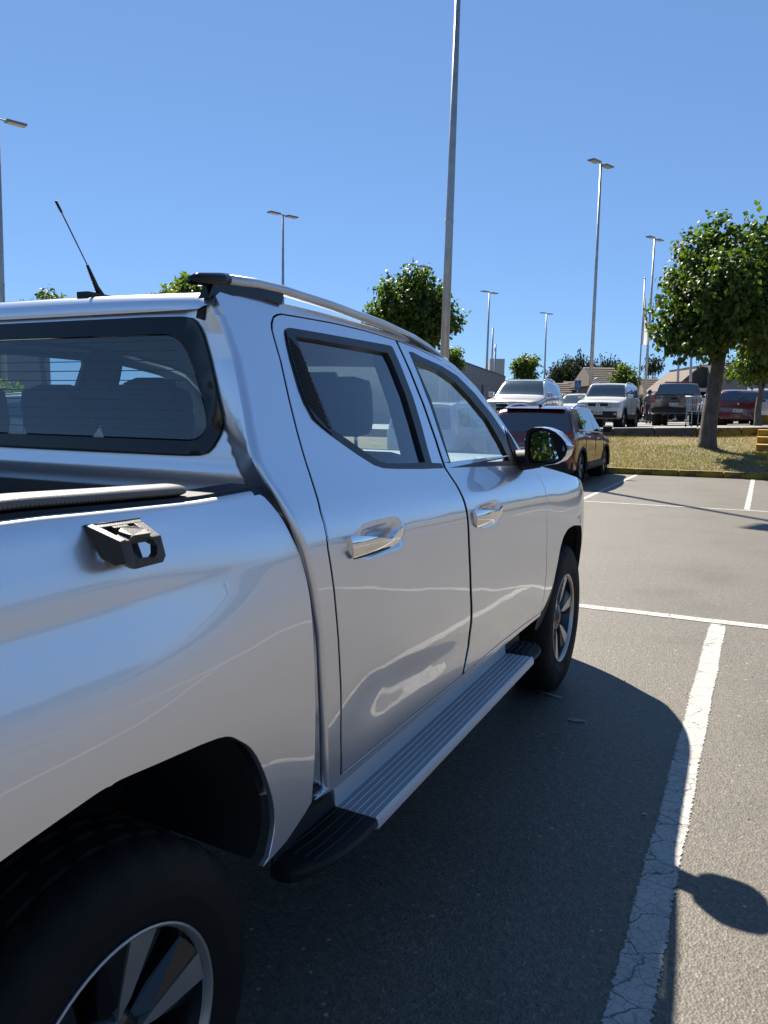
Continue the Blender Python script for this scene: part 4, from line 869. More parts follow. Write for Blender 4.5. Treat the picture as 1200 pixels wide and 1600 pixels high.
sw.tube(ring,.015,8,cap=False); sw.box((-.42,1.995,1.19),(.13,.05,.11),bev=.02)
for a,b in ((.17,0),(-.17,0),(0,-.15)): sw.tube([(-.42,1.99,1.19),(-.42+a,1.98+b*.42,1.19+b*.9)],.014,6)
sw.build("steering_wheel",BLACK,truck,ang=50)
MB().tube([(-.42,2.0,1.18),(-.42,2.3,1.05)],.03,10).build("steering_column",BLACK,truck,True)
for s_ in (1,-1):
    MB().tube([(s_*.62,1.56,1.66),(s_*.70,1.53,1.5),(s_*.78,1.50,1.28),(s_*.82,1.5,.7)],.035,8,sq=(.6,1.3)).build("pillar_trim",HEADL,truck,True)
    MB().tube([(s_*.55,.72,1.66),(s_*.66,.68,1.45),(s_*.74,.66,1.2)],.05,8,sq=(.7,1.2)).build("pillar_trim",HEADL,truck,True)
MB().box((0,2.16,1.60),(.22,.03,.07),bev=.012).build("cabin_mirror",GLOSSB,truck)
MB().box((0,.70,1.02),(1.5,.02,.55)).build("cabin_rear_trim",LINER,truck)
# ---- door mirrors
for s_ in (1,-1):
    rim_=O['mirror_rim']; cx=sum(p[0] for p in rim_)/len(rim_); cz=sum(p[1] for p in rim_)/len(rim_)
    rings=[(1.0,2.350,0),(1.015,2.37,0),(1.03,2.41,0),(1.01,2.455,.0),(.90,2.505,.0),(.62,2.54,.0),(.1,2.552,0)]
    V=[];F=[];n=len(rim_)
    for k,y,dz in rings: V+=[(s_*(cx-.01*(1-k)+(p[0]-cx)*k),y,cz+(p[1]-cz)*k) for p in rim_]
    for i in range(len(rings)-1):
        for q_ in range(n): F.append((i*n+q_,i*n+(q_+1)%n,i*n+n+(q_+1)%n,i*n+n+q_))
    F.append(tuple(range((len(rings)-1)*n,len(rings)*n)))
    # recessed face
    inn=offset(A(rim_),.012); V2=[(s_*a,2.350,b) for a,b in rim_]+[(s_*a,2.352,b) for a,b in inn]+[(s_*a,2.372,b) for a,b in offset(A(rim_),.016)]
    F2=[(i,(i+1)%n,n+(i+1)%n,n+i) for i in range(n)]+[(n+i,n+(i+1)%n,2*n+(i+1)%n,2*n+i) for i in range(n)]+[tuple(range(2*n,3*n))]
    mb=MB(); mb.add(V2,F2)
    mb.tube([(s_*.955,2.42,1.275),(s_*.90,2.44,1.268),(s_*.86,2.45,1.262)],[.048,.054,.056],10,sq=(1,.85))
    mr=mb.build("door_mirror",BLACK,truck,ang=45)
    MB().add(V,F).build("mirror_cap",SILVER,mr,True)
    gl_=O['mirror_glass']
    # glass turned a little outwards
    MB().add([(s_*a,2.366+(a-1.0)*.17+(b-1.33)*.07,b) for a,b in gl_],[tuple(range(len(gl_)))]).build("mirror_glass",MIRROR,mr)
    sg=O['signal']; m_=len(sg)
    V=[(s_*(a-.006),2.352,b) for a,b in sg]+[(s_*(a+.004),2.40,b) for a,b in sg]+[(s_*(a-.02),2.44,b) for a,b in sg]
    F=[tuple(range(m_))[::-1]]+[(i+k*m_,(i+1)%m_+k*m_,m_+(i+1)%m_+k*m_,m_+i+k*m_) for i in range(m_) for k in (0,1)]+[tuple(range(2*m_,3*m_))]
    MB().add(V,F).build("mirror_signal",CLEARL,mr,ang=40)
    panel("mirror_sail",[(2.37,1.2425),(2.497,1.2365),(2.512,1.281),(2.492,1.357),(2.462,1.392),(2.425,1.345),(2.40,1.285)],Scab,BLACK,mr,s_,(),.03,off=.006,depth=.012)
# ------------------------------------------------------------------ parked cars
def lin(xs,ys): 
    xs=list(xs); ys=list(ys)
    return lambda y: np.interp(y,xs,ys)
def car(name,label,cat,loc,rz,sp,group=None):
    root=empty(name,loc,rz,label,cat,group)
    L,W=sp['L'],sp['W']; h=L/2; hw=W/2; wr=sp['wr']; yf,yr=h-sp['fo'],h-sp['fo']-sp['wb']; zl=sp.get('gc',.22)
    top=pchip([p[0] for p in sp['top']],[p[1] for p in sp['top']]) if sp.get('soft',1) else lin(*zip(*sorted(sp['top'])))
    belt=lin(*zip(*sorted(sp['belt']))); tum=sp.get('tum',.34)
    blf,blr=sp.get('front',((0,.74),(.08,.90),(.2,.97),(.4,1.0))),sp.get('rear',((0,.86),(.06,.94),(.16,.985),(.35,1.0)))
    def wid(y):
        a=np.interp(h-y,[p[0] for p in blf],[p[1] for p in blf]); b=np.interp(y+h,[p[0] for p in blr],[p[1] for p in blr])
        return hw*np.minimum(a,b)
    def sect(y):
        w=float(wid(y)); zt=float(top(y)); b=min(float(belt(y)),zt-.03); sh=max(b+.01,zt-.075); e=zl+.05*max(0,1-min(h-y,y+h)/.3)
        x5=w-.035-tum*(sh-b)
        P=[(w-.13,e),(w-.03,e+.05),(w-.012,e+.16),(w,(e+b)*.5),(w-.004,b-.14),(w-.030,b-.02),(w-.040,b),(x5,sh),(x5-.045,sh+(zt-sh)*.55),(x5*.72,zt-.012),(0,zt)]
        out=[]
        for i in range(len(P)-1):
            p0=P[max(i-1,0)];p1=P[i];p2=P[i+1];p3=P[min(i+2,len(P)-1)]
            for t in (0,.33,.67):
                f=lambda k: .5*((2*p1[k])+(-p0[k]+p2[k])*t+(2*p0[k]-5*p1[k]+4*p2[k]-p3[k])*t*t+(-p0[k]+3*p1[k]-3*p2[k]+p3[k])*t**3)
                out.append((f(0),f(1)))
        out.append(P[-1]); return out
    ys=sorted(set([round(v,3) for v in list(np.linspace(-h,h,sp.get('n',64)))+[h-.02,h-.05,h-.1,-h+.02,-h+.05,-h+.1]]))
    V=[];F=[];rows=[]
    for y in ys:
        s=sect(y); row=[(x,y,z) for x,z in s]+[(-x,y,z) for x,z in s[-2::-1]]; rows.append(len(V)); V+=row
    m=len(row)
    ar=wr+.065
    for i in range(len(ys)-1):
        for j in range(m-1):
            q=(i*m+j,i*m+j+1,(i+1)*m+j+1,(i+1)*m+j); c=np.mean([V[k] for k in q],0)
            if abs(c[0])>hw-.35 and min(math.hypot(c[1]-yf,c[2]-wr),math.hypot(c[1]-yr,c[2]-wr))<ar: continue
            F.append(q)
    F.append(tuple(range(m))[::-1]); F.append(tuple((len(ys)-1)*m+k for k in range(m)))
    F+= [(i*m,(i+1)*m,(i+1)*m+m-1,i*m+m-1) for i in range(len(ys)-1)]
    o=raw("body",V,F,sp['paint'],root,True); bm=bmesh.new(); bm.from_mesh(o.data); bmesh.ops.recalc_face_normals(bm,faces=bm.faces[:]); bm.to_mesh(o.data); bm.free()
    o.data.set_sharp_from_angle(angle=math.radians(48)); body=o
    def Sx(y,z):
        y=np.asarray(y,float); return wid(y)-.040-tum*(np.asarray(z,float)-np.minimum(belt(y),top(y)-.03))
    cl=sp.get('clad')
    for s in (1,-1):
        for yc in (yf,yr):
            b=MB(); b.lathe([(s*(hw-.34),.02),(s*(hw-.34),ar+.03),(s*(hw-.03),ar+.035)],'X',(0,yc,wr),28); b.build("wheel_arch",LINER,root,True)
            b=MB(); a0,a1=-.42,math.pi+.42
            P=[(s*(float(wid(yc+ar*math.cos(t)))-.012),yc+(ar+.012)*math.cos(t),max(zl+.02,wr+(ar+.012)*math.sin(t))) for t in np.linspace(a0,a1,26)]
            b.tube(P,.034 if cl else .02,6,sq=(1,.6)); b.build("arch_trim",cl or sp['paint'],root,True)
            t=MB(); xo=hw-.03
            t.lathe([(s*(xo-.20),wr*.66),(s*(xo-.21),wr-.05),(s*(xo-.18),wr-.004),(s*(xo-.10),wr),(s*(xo-.03),wr-.006),(s*(xo-.004),wr-.045),(s*(xo),wr*.78),(s*(xo-.01),wr*.66)],'X',(0,yc,wr),32)
            ty=t.build("wheel",RUBBER,root,ang=50)
            r=MB(); r.lathe([(s*(xo-.008),wr*.67),(s*(xo-.002),wr*.66),(s*(xo-.01),wr*.62),(s*(xo-.09),wr*.60),(s*(xo-.10),.01)],'X',(0,yc,wr),28); r.build("rim",RIMD,ty,True)
            r=MB()
            for k in range(5):
                a=2*math.pi*k/5+.2; ca,sa=math.cos(a),math.sin(a)
                f=[(wr*.64,-.055),(wr*.64,.055),(.05,.03),(.05,-.03)]
                VV=[(s*(xo-.012-.02*(1-q[0]/wr)),yc+q[0]*sa+q[1]*ca,wr+q[0]*ca-q[1]*sa) for q in f]; r.add(VV+[(v[0]-s*.02,v[1],v[2]) for v in VV],[(0,1,2,3),(0,4,5,1),(1,5,6,2),(2,6,7,3),(3,7,4,0)])
            r.build("spokes",RIM,ty)
        for w in sp['side']:
            panel("side_window",w,Sx,GLASSD,root,s,(),.12,off=.006,depth=.006)
        if sp.get('frame'): 
            zt_=[p for w in sp['side'] for p in w]; y0=min(p[0] for p in zt_); y1=max(p[0] for p in zt_)
            P=[(s*(float(Sx(y,float(belt(y))+.02))+.009),y,float(belt(y))+.018) for y in np.linspace(y0,y1,12)]; MB().tube(P,.012,6).build("window_strip",sp['frame'],root,True)
        for y in sp.get('seams',()):
            z0=zl+.16; b=float(belt(y)); P=[(s*(float(wid(y))+x),y,z) for z,x in ((z0,-.010),((z0+b)/2,.003),(b-.13,-.001),(b-.01,-.030))]
            MB().tube(P,.005,4).build("door_gap",BLACK,root)
        for y in sp.get('handles',()):
            MB().box((s*(float(wid(y))+.006),y,float(belt(y))-.12),(.03,.17,.03),bev=.008).build("door_handle",sp.get('hmat',sp['paint']),root)
        my=sp['mir']; mb=MB(); zz=float(belt(my))+.10
        mb.box((s*(hw+.085),my,zz),(.21,.11,.15),bev=.04); mb.tube([(s*(hw-.05),my+.02,zz-.05),(s*(hw+.03),my,zz-.03)],.022,6); mb.build("side_mirror",sp.get('mirmat',sp['paint']),root,ang=50)
        if cl:
            y=np.linspace(yr+ar+.02,yf-ar-.02,10); MB().tube([(s*(float(wid(v))-.006),v,zl+.11) for v in y],.085,8,sq=(.35,1)).build("sill_cladding",cl,root,True)
        if sp.get('rails'):
            y0,y1=sp['rails']; P=[]
            for v in np.linspace(y0,y1,12):
                t=(v-y0)/(y1-y0); e=.012+.045*min(1,4*min(t,1-t)); zt=float(top(v)); b=float(belt(v)); sh=zt-.075; P.append((s*(float(wid(v))-.035-tum*(sh-b)-.05),v,sh+.04+e))
            MB().tube(P,.020,8).build("roof_rail",RAILM,root,True)
    def glass(nm,ya,yb,mat,inset=.07):
        """screen lying on the top profile between two lengthwise stations"""
        def f(i,j):
            y=ya+(yb-ya)*i; u=-1+2*j; s=sect(y); xs=[p[0] for p in s]; zt=float(top(y)); k=[p for p in s[18:]]
            xm=max(.2,k[3][0]-inset); x=u*xm; z=np.interp(abs(x),[p[0] for p in k[::-1]],[p[1] for p in k[::-1]])
            e=1e-2; sl=(float(top(y+e))-float(top(y-e)))/(2*e); n=Vector((0,-sl,1)).normalized()*.007
            return (x,y+n.y,z+n.z)
        a=f(.5,.5); return grid(nm,f,8,10,mat,root,flip=(yb>ya))
    if sp.get('ws'): glass("windscreen",*sp['ws'],GLASSD)
    if sp.get('rg'): glass("rear_window",*sp['rg'],sp.get('rgm',GLASSD))
    def fascia(nm,x0,x1,z0,z1,end,mat,d=.008,both=True,sh=0):
        tb=blf if end>0 else blr
        for s in ((1,-1) if both else (1,)):
            def f(i,j,s=s):
                z=z0+(z1-z0)*i; x=x0+(x1-x0)*j; y=h-np.interp(abs(x)/hw,[p[1] for p in tb],[p[0] for p in tb])+d-sh*i
                return (s*x,end*y,z)
            n=8 if x1-x0>.15 else 4
            VV=[f(i,j/n) for i in (0,1) for j in range(n+1)]; m2=n+1
            FF=[(j,j+1,m2+j+1,m2+j) for j in range(n)]
            b=MB(); b.add(VV+[(v[0],v[1]-end*.02,v[2]) for v in VV],FF+[(j+2*m2,j+1+2*m2,j+1+3*m2,j+3*m2) for j in range(n)]+[(j,j+1,2*m2+j+1,2*m2+j) for j in range(n)]+[(m2+j,m2+j+1,3*m2+j+1,3*m2+j) for j in range(n)]+[(0,m2,3*m2,2*m2),(n,m2+n,3*m2+n,2*m2+n)]); b.build(nm,mat,root)
    for a in sp.get('fasc',()): fascia(*a)
    if sp.get('extra'): sp['extra'](root,sp,top,belt,wid,h,hw)
    # a plain interior so that the glass is not hollow
    MB().box((0,-.1,(zl+float(belt(0)))/2),(W*.8,L*.55,float(belt(0))-zl-.1)).build("cabin_tub",LINER,root)
    return root
PW=paint("pearl_white",(.84,.84,.80),metal=.0,rough=.35); PSV=paint("pale_silver",(.74,.74,.72),metal=.5,rough=.35); PGR=paint("steel_grey",(.10,.105,.12),metal=.5,rough=.35)
PRED=paint("dark_red",(.15,.010,.012),metal=.55,rough=.28); PWINE=paint("wine_red",(.17,.016,.026),metal=.3,rough=.35); PBR=paint("bright_red",(.32,.02,.02),metal=.1,rough=.35)
def platep(root,y,z,end,w=.36,hh=.13):
    p=MB().box((0,y,z),(w,.012,hh)).build("number_plate",PLATE,root)
    b=MB()
    for i in range(6):
        if i==2 or i==4: continue
        x=-.125+.05*i; b.box((x,y+end*.007,z+.0),(.030,.004,.05))
    b.build("plate_letters",INK,p)
SUVTOP=lambda L,H,zn: [(L/2,zn-.14),(L/2-.05,zn-.04),(L/2-.18,zn+.01),(L/2-.55,zn+.07),(L/2-1.05,zn+.13),(L/2-1.28,zn+.20),(L/2-1.95,H-.05),(L/2-2.3,H-.005),(L/2-2.7,H),(-L/2+.75,H-.05),(-L/2+.42,H-.09),(-L/2+.36,H-.14),(-L/2+.12,H*.66),(-L/2+.04,H*.60),(-L/2,H*.53)]
# --- dark red SUV ahead
def red_extra(root,sp,top,belt,wid,h,hw):
    MB().prism([(-h+.30,1.565),(-h+.62,1.598),(-h+.62,1.56),(-h+.33,1.55)],'X',-.62,.62).build("roof_spoiler",sp['paint'],root)
    MB().prism([(-h+.80,1.585),(-h+.98,1.605),(-h+.80,1.665),(-h+.77,1.660)],'X',-.02,.02).build("roof_fin",BLACK,root)
    w=MB(); w.tube([(0,-h+.085,1.09),(.10,-h+.09,1.105),(.50,-h+.10,1.135)],.016,6); w.box((0,-h+.06,1.085),(.12,.05,.05),bev=.015); w.build("rear_wiper",BLACK,root)
    e=MB(); n=20; e.tube([(.075*math.cos(2*math.pi*i/n),-h-.006+.012,.93+.042*math.sin(2*math.pi*i/n)) for i in range(n+1)],.007,5,cap=False)
    e.tube([(-.035,-h+.004,.905),(-.022,-h+.004,.955)],.007,5).tube([(.022,-h+.004,.905),(.035,-h+.004,.955)],.007,5).tube([(-.03,-h+.004,.926),(.03,-h+.004,.934)],.006,5); e.build("tailgate_emblem",CHROME,root,True)
    platep(root,-h-.012,.72,-1)
    MB().box((0,-h+.03,.80),(.9,.03,.03),bev=.01).build("tailgate_strip",CHROME,root)
L_=4.48
red=dict(L=L_,W=1.85,wb=2.67,fo=.88,wr=.345,gc=.24,paint=PRED,top=SUVTOP(L_,1.64,.86),belt=[(L_/2,.80),(1.0,1.02),(0,1.06),(-1.2,1.12),(-L_/2,1.10)],tum=.36,
  side=[[(.95,1.06),(.45,1.42),(.12,1.515),(.05,1.525),(.05,1.085),(.4,1.075)],[(-.02,1.09),(-.02,1.525),(-.5,1.525),(-.85,1.50),(-.98,1.13)],[(-1.05,1.135),(-.93,1.49),(-1.25,1.44),(-1.60,1.22),(-1.45,1.16)]],
  seams=(.98,.015,-1.02),handles=(.22,-.78),hmat=CHROME,mir=.92,clad=pbr("grey_cladding",(.035,.033,.032),.6),rails=(-1.6,.35),ws=(L_/2-1.30,L_/2-1.92),rg=(-L_/2+.12,-L_/2+.36),frame=CHROME,mirmat=BLACK,
  fasc=[("tail_light",.42,.90,.98,1.07,-1,REDL),("reflector",.50,.80,.56,.61,-1,REDL),("rear_bumper_skirt",0,.90,.28,.50,-1,BLACK),("grille",0,.42,.5,.72,1,GLOSSB),("headlight",.5,.86,.66,.74,1,CLEARL)],extra=red_extra)
car("parked_suv","dark red SUV with silver roof rails parked nose to the yellow kerb, seen from behind","SUV",(-2.50,17.00,0),0,red)
# --- white crossover on the upper level, facing the camera
def front_extra(plz):
    def f(root,sp,top,belt,wid,h,hw):
        platep(root,h+.012,plz,1)
        e=MB(); n=16; e.tube([(.06*math.cos(2*math.pi*i/n),h+.018,plz+.28+.06*math.sin(2*math.pi*i/n)) for i in range(n+1)],.012,5,cap=False).box((0,h+.018,plz+.28),(.13,.012,.022)); e.build("grille_emblem",CHROME,root,True)
        for z in (plz+.20,plz+.36): MB().box((0,h+.012,z),(.95,.012,.014)).build("grille_bar",CHROME,root)
    return f
L_=4.64
xt=dict(L=L_,W=1.82,wb=2.70,fo=.93,wr=.355,gc=.25,paint=PSV,top=SUVTOP(L_,1.70,.95),belt=[(L_/2,.86),(1.0,1.06),(0,1.10),(-1.2,1.15),(-L_/2,1.12)],tum=.36,
  side=[[(.98,1.09),(.45,1.46),(.05,1.575),(.05,1.12)],[(-.02,1.13),(-.02,1.58),(-.9,1.56),(-1.0,1.17)],[(-1.07,1.175),(-.97,1.55),(-1.4,1.48),(-1.75,1.22)]],
  seams=(1.0,.015,-1.04),handles=(.22,-.8),mir=.95,clad=BLACK,rails=(-1.7,.3),ws=(L_/2-1.30,L_/2-1.92),rg=(-L_/2+.12,-L_/2+.36),frame=CHROME,
  fasc=[("grille",0,.45,.62,.82,1,GLOSSB),("headlight",.48,.84,.72,.86,1,CLEARL),("lower_grille",0,.62,.32,.46,1,BLACK),("fog_light",.62,.76,.44,.52,1,CLEARL),("tail_light",.5,.88,.98,1.12,-1,REDL)],extra=front_extra(.52))
car("parked_suv","pale silver crossover with roof rails on the upper level right behind the dark red SUV","SUV",(-5.668, 25.77, 0.92),math.pi+.05,xt)
# --- boxy white off-roader facing the camera
L_=4.05
tt=dict(L=L_,W=1.70,wb=2.58,fo=.72,wr=.35,gc=.30,paint=PW,top=[(L_/2,.80),(L_/2-.05,.93),(L_/2-.2,1.0),(L_/2-.6,1.05),(L_/2-.95,1.09),(L_/2-1.15,1.15),(L_/2-1.62,1.64),(L_/2-1.9,1.69),(L_/2-2.4,1.70),(-L_/2+.5,1.67),(-L_/2+.2,1.64),(-L_/2+.14,1.55),(-L_/2+.05,1.05),(-L_/2,.85)],belt=[(L_/2,.88),(1.0,1.06),(0,1.09),(-L_/2,1.12)],tum=.26,
  side=[[(.90,1.09),(.52,1.50),(.10,1.565),(.10,1.11)],[(.03,1.11),(.03,1.57),(-.8,1.565),(-.85,1.13)],[(-.92,1.135),(-.88,1.56),(-1.65,1.52),(-1.70,1.17)]],
  seams=(.92,.065,-.88),handles=(.25,-.7),mir=.86,clad=BLACK,rails=(-1.5,.1),ws=(L_/2-1.17,L_/2-1.60),rg=(-L_/2+.06,-L_/2+.14),
  fasc=[("grille",0,.36,.78,.90,1,GLOSSB),("headlight",.40,.76,.74,.90,1,CLEARL),("bumper_grille",0,.70,.36,.60,1,BLACK),("fog_light",.56,.68,.46,.54,1,CLEARL)],extra=front_extra(.54))
tt['front']=((0,.82),(.06,.92),(.16,.98),(.3,1.0))
car("parked_suv","small boxy white off-road car facing the camera left of the grey pickup","SUV",(-3.707, 30.651, 0.98),math.pi-.03,tt)
# --- dark grey pickup, tail towards the camera
def pick_extra(root,sp,top,belt,wid,h,hw):
    platep(root,-h-.014,.86,-1,.34,.13)
    MB().box((0,-h-.05,.62),(1.74,.16,.20),bev=.03).build("rear_bumper",BLACK,root,ang=50)
    MB().box((0,-h-.008,1.26),(1.52,.03,.05),bev=.012).build("tailgate_lip",BLACK,root,ang=50)
    MB().box((0,-h-.012,1.10),(.26,.02,.08),bev=.008).build("tailgate_handle",BLACK,root)
    for z in (1.20,.95): MB().box((0,-h-.006,z),(1.40,.012,.02)).build("tailgate_crease",sp['paint'],root)
    MB().box((0,-h+.9,1.275),(1.42,1.5,.012)).build("bed_cover",BLACK,root)
    MB().tube([(-.55,-h+1.62,1.83),(.55,-h+1.62,1.83)],.03,8).build("brake_light",REDL,root)
L_=5.3
pk=dict(L=L_,W=1.86,wb=3.22,fo=.90,wr=.40,gc=.42,paint=PGR,soft=0,tum=.30,
  top=[(L_/2,.95),(L_/2-.06,1.08),(L_/2-.3,1.16),(L_/2-1.1,1.24),(L_/2-1.3,1.30),(L_/2-1.95,1.78),(L_/2-2.2,1.82),(L_/2-2.9,1.83),(-L_/2+1.66,1.80),(-L_/2+1.60,1.76),(-L_/2+1.52,1.29),(-L_/2+.8,1.29),(-L_/2+.02,1.29),(-L_/2,1.27)],
  belt=[(L_/2,1.0),(.9,1.20),(0,1.22),(-1.0,1.24),(-L_/2,1.25)],rear=((0,.95),(.03,.985),(.1,1.0),(.2,1.0)),
  side=[[(1.28,1.24),(.75,1.66),(.35,1.72),(.35,1.25)],[(.28,1.25),(.28,1.72),(-.55,1.71),(-.75,1.28)]],seams=(1.35,.31,-.95),handles=(.5,-.6),mir=1.3,clad=BLACK,
  ws=(L_/2-1.32,L_/2-1.92),rg=(-L_/2+1.53,-L_/2+1.60),rgm=GLASSD,fasc=[("tail_light",.75,.92,.92,1.24,-1,REDL),("tailgate_gap",.735,.742,.80,1.26,-1,BLACK,.004)],extra=pick_extra)
car("parked_pickup","dark grey pickup seen from behind beyond the shopping cart","pickup truck",(-1.697, 36.34, 1.06),.02,pk)
# --- small wine red hatchback
def hatch_extra(root,sp,top,belt,wid,h,hw):
    platep(root,-h-.014,.58,-1)
    MB().box((0,-h+.015,.86),(.07,.02,.07),rot=Matrix.Rotation(.78,3,'Y'),bev=.01).build("tailgate_emblem",CHROME,root)
    MB().tube([(0,-h+.09,1.0),(.22,-h+.14,1.11)],.012,5).build("rear_wiper",BLACK,root)
    MB().box((0,-h-.004,.47),(1.3,.02,.012)).build("bumper_crease",BLACK,root)
L_=3.55
ht=dict(L=L_,W=1.63,wb=2.38,fo=.70,wr=.285,gc=.19,paint=PWINE,tum=.30,
  top=[(L_/2,.60),(L_/2-.06,.74),(L_/2-.25,.84),(L_/2-.8,.95),(L_/2-.95,1.0),(L_/2-1.55,1.40),(L_/2-1.9,1.44),(L_/2-2.4,1.445),(-L_/2+.5,1.40),(-L_/2+.32,1.37),(-L_/2+.27,1.31),(-L_/2+.09,.98),(-L_/2+.03,.88),(-L_/2,.72)],belt=[(L_/2,.72),(.8,.92),(0,.95),(-L_/2,.98)],
  side=[[(.82,.95),(.35,1.27),(0,1.33),(0,.97)],[(-.07,.97),(-.07,1.33),(-.8,1.31),(-1.15,1.05),(-1.0,1.0)]],seams=(.84,-.035,-.95),handles=(.12,-.75),mir=.78,
  ws=(L_/2-.97,L_/2-1.52),rg=(-L_/2+.10,-L_/2+.27),fasc=[("tail_light",.60,.79,.80,.98,-1,REDL),("bumper_reflector",.5,.62,.40,.43,-1,REDL)],extra=hatch_extra)
car("parked_hatchback","small wine red hatchback seen from behind, right of the tree trunk","hatchback",(0.8, 35.424, 1.12),0,ht)
# --- further cars
def sedan(paint_,L=4.4,H=1.45,W=1.75):
    return dict(L=L,W=W,wb=L*.6,fo=L*.19,wr=.31,gc=.2,paint=paint_,tum=.34,top=[(L/2,.58),(L/2-.06,.70),(L/2-.3,.78),(L/2-1.0,.90),(L/2-1.2,.97),(L/2-1.95,H-.06),(L/2-2.3,H),(L/2-2.8,H-.01),(-L/2+1.15,H-.18),(-L/2+.60,1.0),(-L/2+.2,.98),(-L/2+.04,.92),(-L/2,.75)],belt=[(L/2,.70),(.9,.92),(0,.95),(-L/2,.98)],
     side=[[(.85,.95),(.3,1.28),(0,H-.13),(0,.97)],[(-.07,.97),(-.07,H-.13),(-.7,H-.2),(-1.15,1.02)]],seams=(.88,-.035),handles=(.15,-.8),mir=.8,ws=(L/2-1.22,L/2-1.9),rg=(-L/2+.65,-L/2+1.1),
     fasc=[("grille",0,.4,.52,.62,1,GLOSSB),("headlight",.42,.78,.60,.70,1,CLEARL),("tail_light",.5,.84,.78,.9,-1,REDL)],n=44)
car("parked_car","white saloon half hidden between the silver crossover and the boxy white off-roader","car",(-5.874, 35.765, 0.95),math.pi,sedan(PW))
car("parked_car","bright red car glimpsed behind the silver crossover, left of the disabled parking sign","car",(-8.365, 43.527, 1.0),.4,sedan(PBR,4.1,1.5))
car("parked_car","red hatchback peeping out behind the dark grey pickup's left side","car",(-3.599, 47.529, 1.3),.35,sedan(PBR,3.9,1.52))
s2=dict(xt); s2['paint']=PSV; s2['n']=44
car("parked_suv","silver SUV just beyond the wine red hatchback on its right","SUV",(1.619, 42.217, 1.15),0,s2)
g2=sedan(PSV,4.3,1.62)
car("parked_car","pale grey car facing the camera above the wine red hatchback's roof","car",(0.158, 47.676, 1.35),math.pi-.1,g2)
car("parked_car","white car with dark windscreen seen between the tree trunk and the wine red hatchback","car",(-0.172, 41.906, 1.12),math.pi+.3,sedan(PW,4.3,1.5))
s4=dict(tt); s4['n']=44; s4['paint']=PW
car("parked_suv","white boxy car in the next bay ahead, seen through the pickup's side windows","SUV",(-4.85,16.6,0),0,s4)
car("parked_suv","white SUV far left, its roof seen through the pickup's rear window","SUV",(-11.5,11.6,0),-.9,dict(xt,paint=PW,n=44))
# ------------------------------------------------------------------ trees
LEAF=leafmat("broad_leaf",(.045,.090,.016),(.155,.215,.035),.40); LEAF2=leafmat("lime_leaf",(.065,.115,.02),(.18,.235,.04),.42); EUC=leafmat("eucalyptus_leaf",(.035,.048,.030),(.07,.085,.055),.15,.8,.1); HEDGE=leafmat("hedge_leaf",(.03,.05,.018),(.08,.10,.03),.2)
def bark(name,a,b):
    m,t,o=nt(name); Lk=t.links; p=nd(t,"ShaderNodeBsdfPrincipled"); tc=nd(t,"ShaderNodeTexCoord"); mp=nd(t,"ShaderNodeMapping"); mp.inputs["Scale"].default_value=(9,9,3.2); Lk.new(tc.outputs["Object"],mp.inputs["Vector"])
    n=nd(t,"ShaderNodeTexNoise"); n.inputs["Scale"].default_value=1.3; n.inputs["Detail"].default_value=9; n.inputs["Roughness"].default_value=.7; Lk.new(mp.outputs[0],n.inputs["Vector"])
    a=tuple(np.array(a)*DIM); b=tuple(np.array(b)*DIM); r=ramp(t,[(.3,a),(.68,b)],n.outputs[0]); Lk.new(r.outputs[0],p.inputs["Base Color"]); p.inputs["Roughness"].default_value=.9
    bp=nd(t,"ShaderNodeBump"); bp.inputs["Strength"].default_value=.9; bp.inputs["Distance"].default_value=.04; Lk.new(n.outputs[0],bp.inputs["Height"]); Lk.new(bp.outputs[0],p.inputs["Normal"]); Lk.new(p.outputs[0],o.inputs[0]); return m
BARK=bark("grey_bark",(.07,.058,.048),(.24,.205,.17))
def crownmesh(clumps,n,size,droop=.6,seed=1,shape='maple'):
    """twigs set through the clumps, denser towards the outside, each carrying five hanging folded leaves"""
    rg=np.random.default_rng(seed); V=[];F=[]
    w=np.array([c[3]**2*(c[4] if len(c)>4 else 1) for c in clumps]); w=w/w.sum(); ids=rg.choice(len(clumps),max(1,n//5),p=w)
    for k in ids:
        c=clumps[k]; r=c[3]; d=rg.normal(size=3); d/=np.linalg.norm(d); rad=r*(.30+.70*rg.random()**.45)*(1+.13*min(.9,rg.normal()))
        q=np.array(c[:3])+d*rad*np.array([1,1,.92])
        tw=d+rg.normal(0,.4,3); tw[2]+=.25; tw/=np.linalg.norm(tw)
        for m in range(5):
            p=q+tw*size*(.45*m-.6)+rg.normal(0,size*.22,3)
            out=tw*.55+rg.normal(0,.55,3); out[2]-=droop*(.5+rg.random()*1.2); out/=np.linalg.norm(out)
            sd=np.cross(out,tw+rg.normal(0,.4,3)); sd/=np.linalg.norm(sd)+1e-6
            up=np.cross(sd,out); up=up if up[2]>0 else -up; s=size*rg.uniform(.6,1.3); b=len(V)
            if shape=='maple':
                V+=[p,p+out*s*.42+sd*s*.40+up*s*.10,p+out*s-up*s*.14,p+out*s*.42-sd*s*.40+up*s*.10,p+out*s*.5]; F+=[(b,b+1,b+4),(b+1,b+2,b+4),(b,b+4,b+3),(b+3,b+4,b+2)]
            else:
                V+=[p,p+out*s*.5+sd*s*.20,p+out*s,p+out*s*.5-sd*s*.20]; F+=[(b,b+1,b+2),(b,b+2,b+3)]
    return V,F
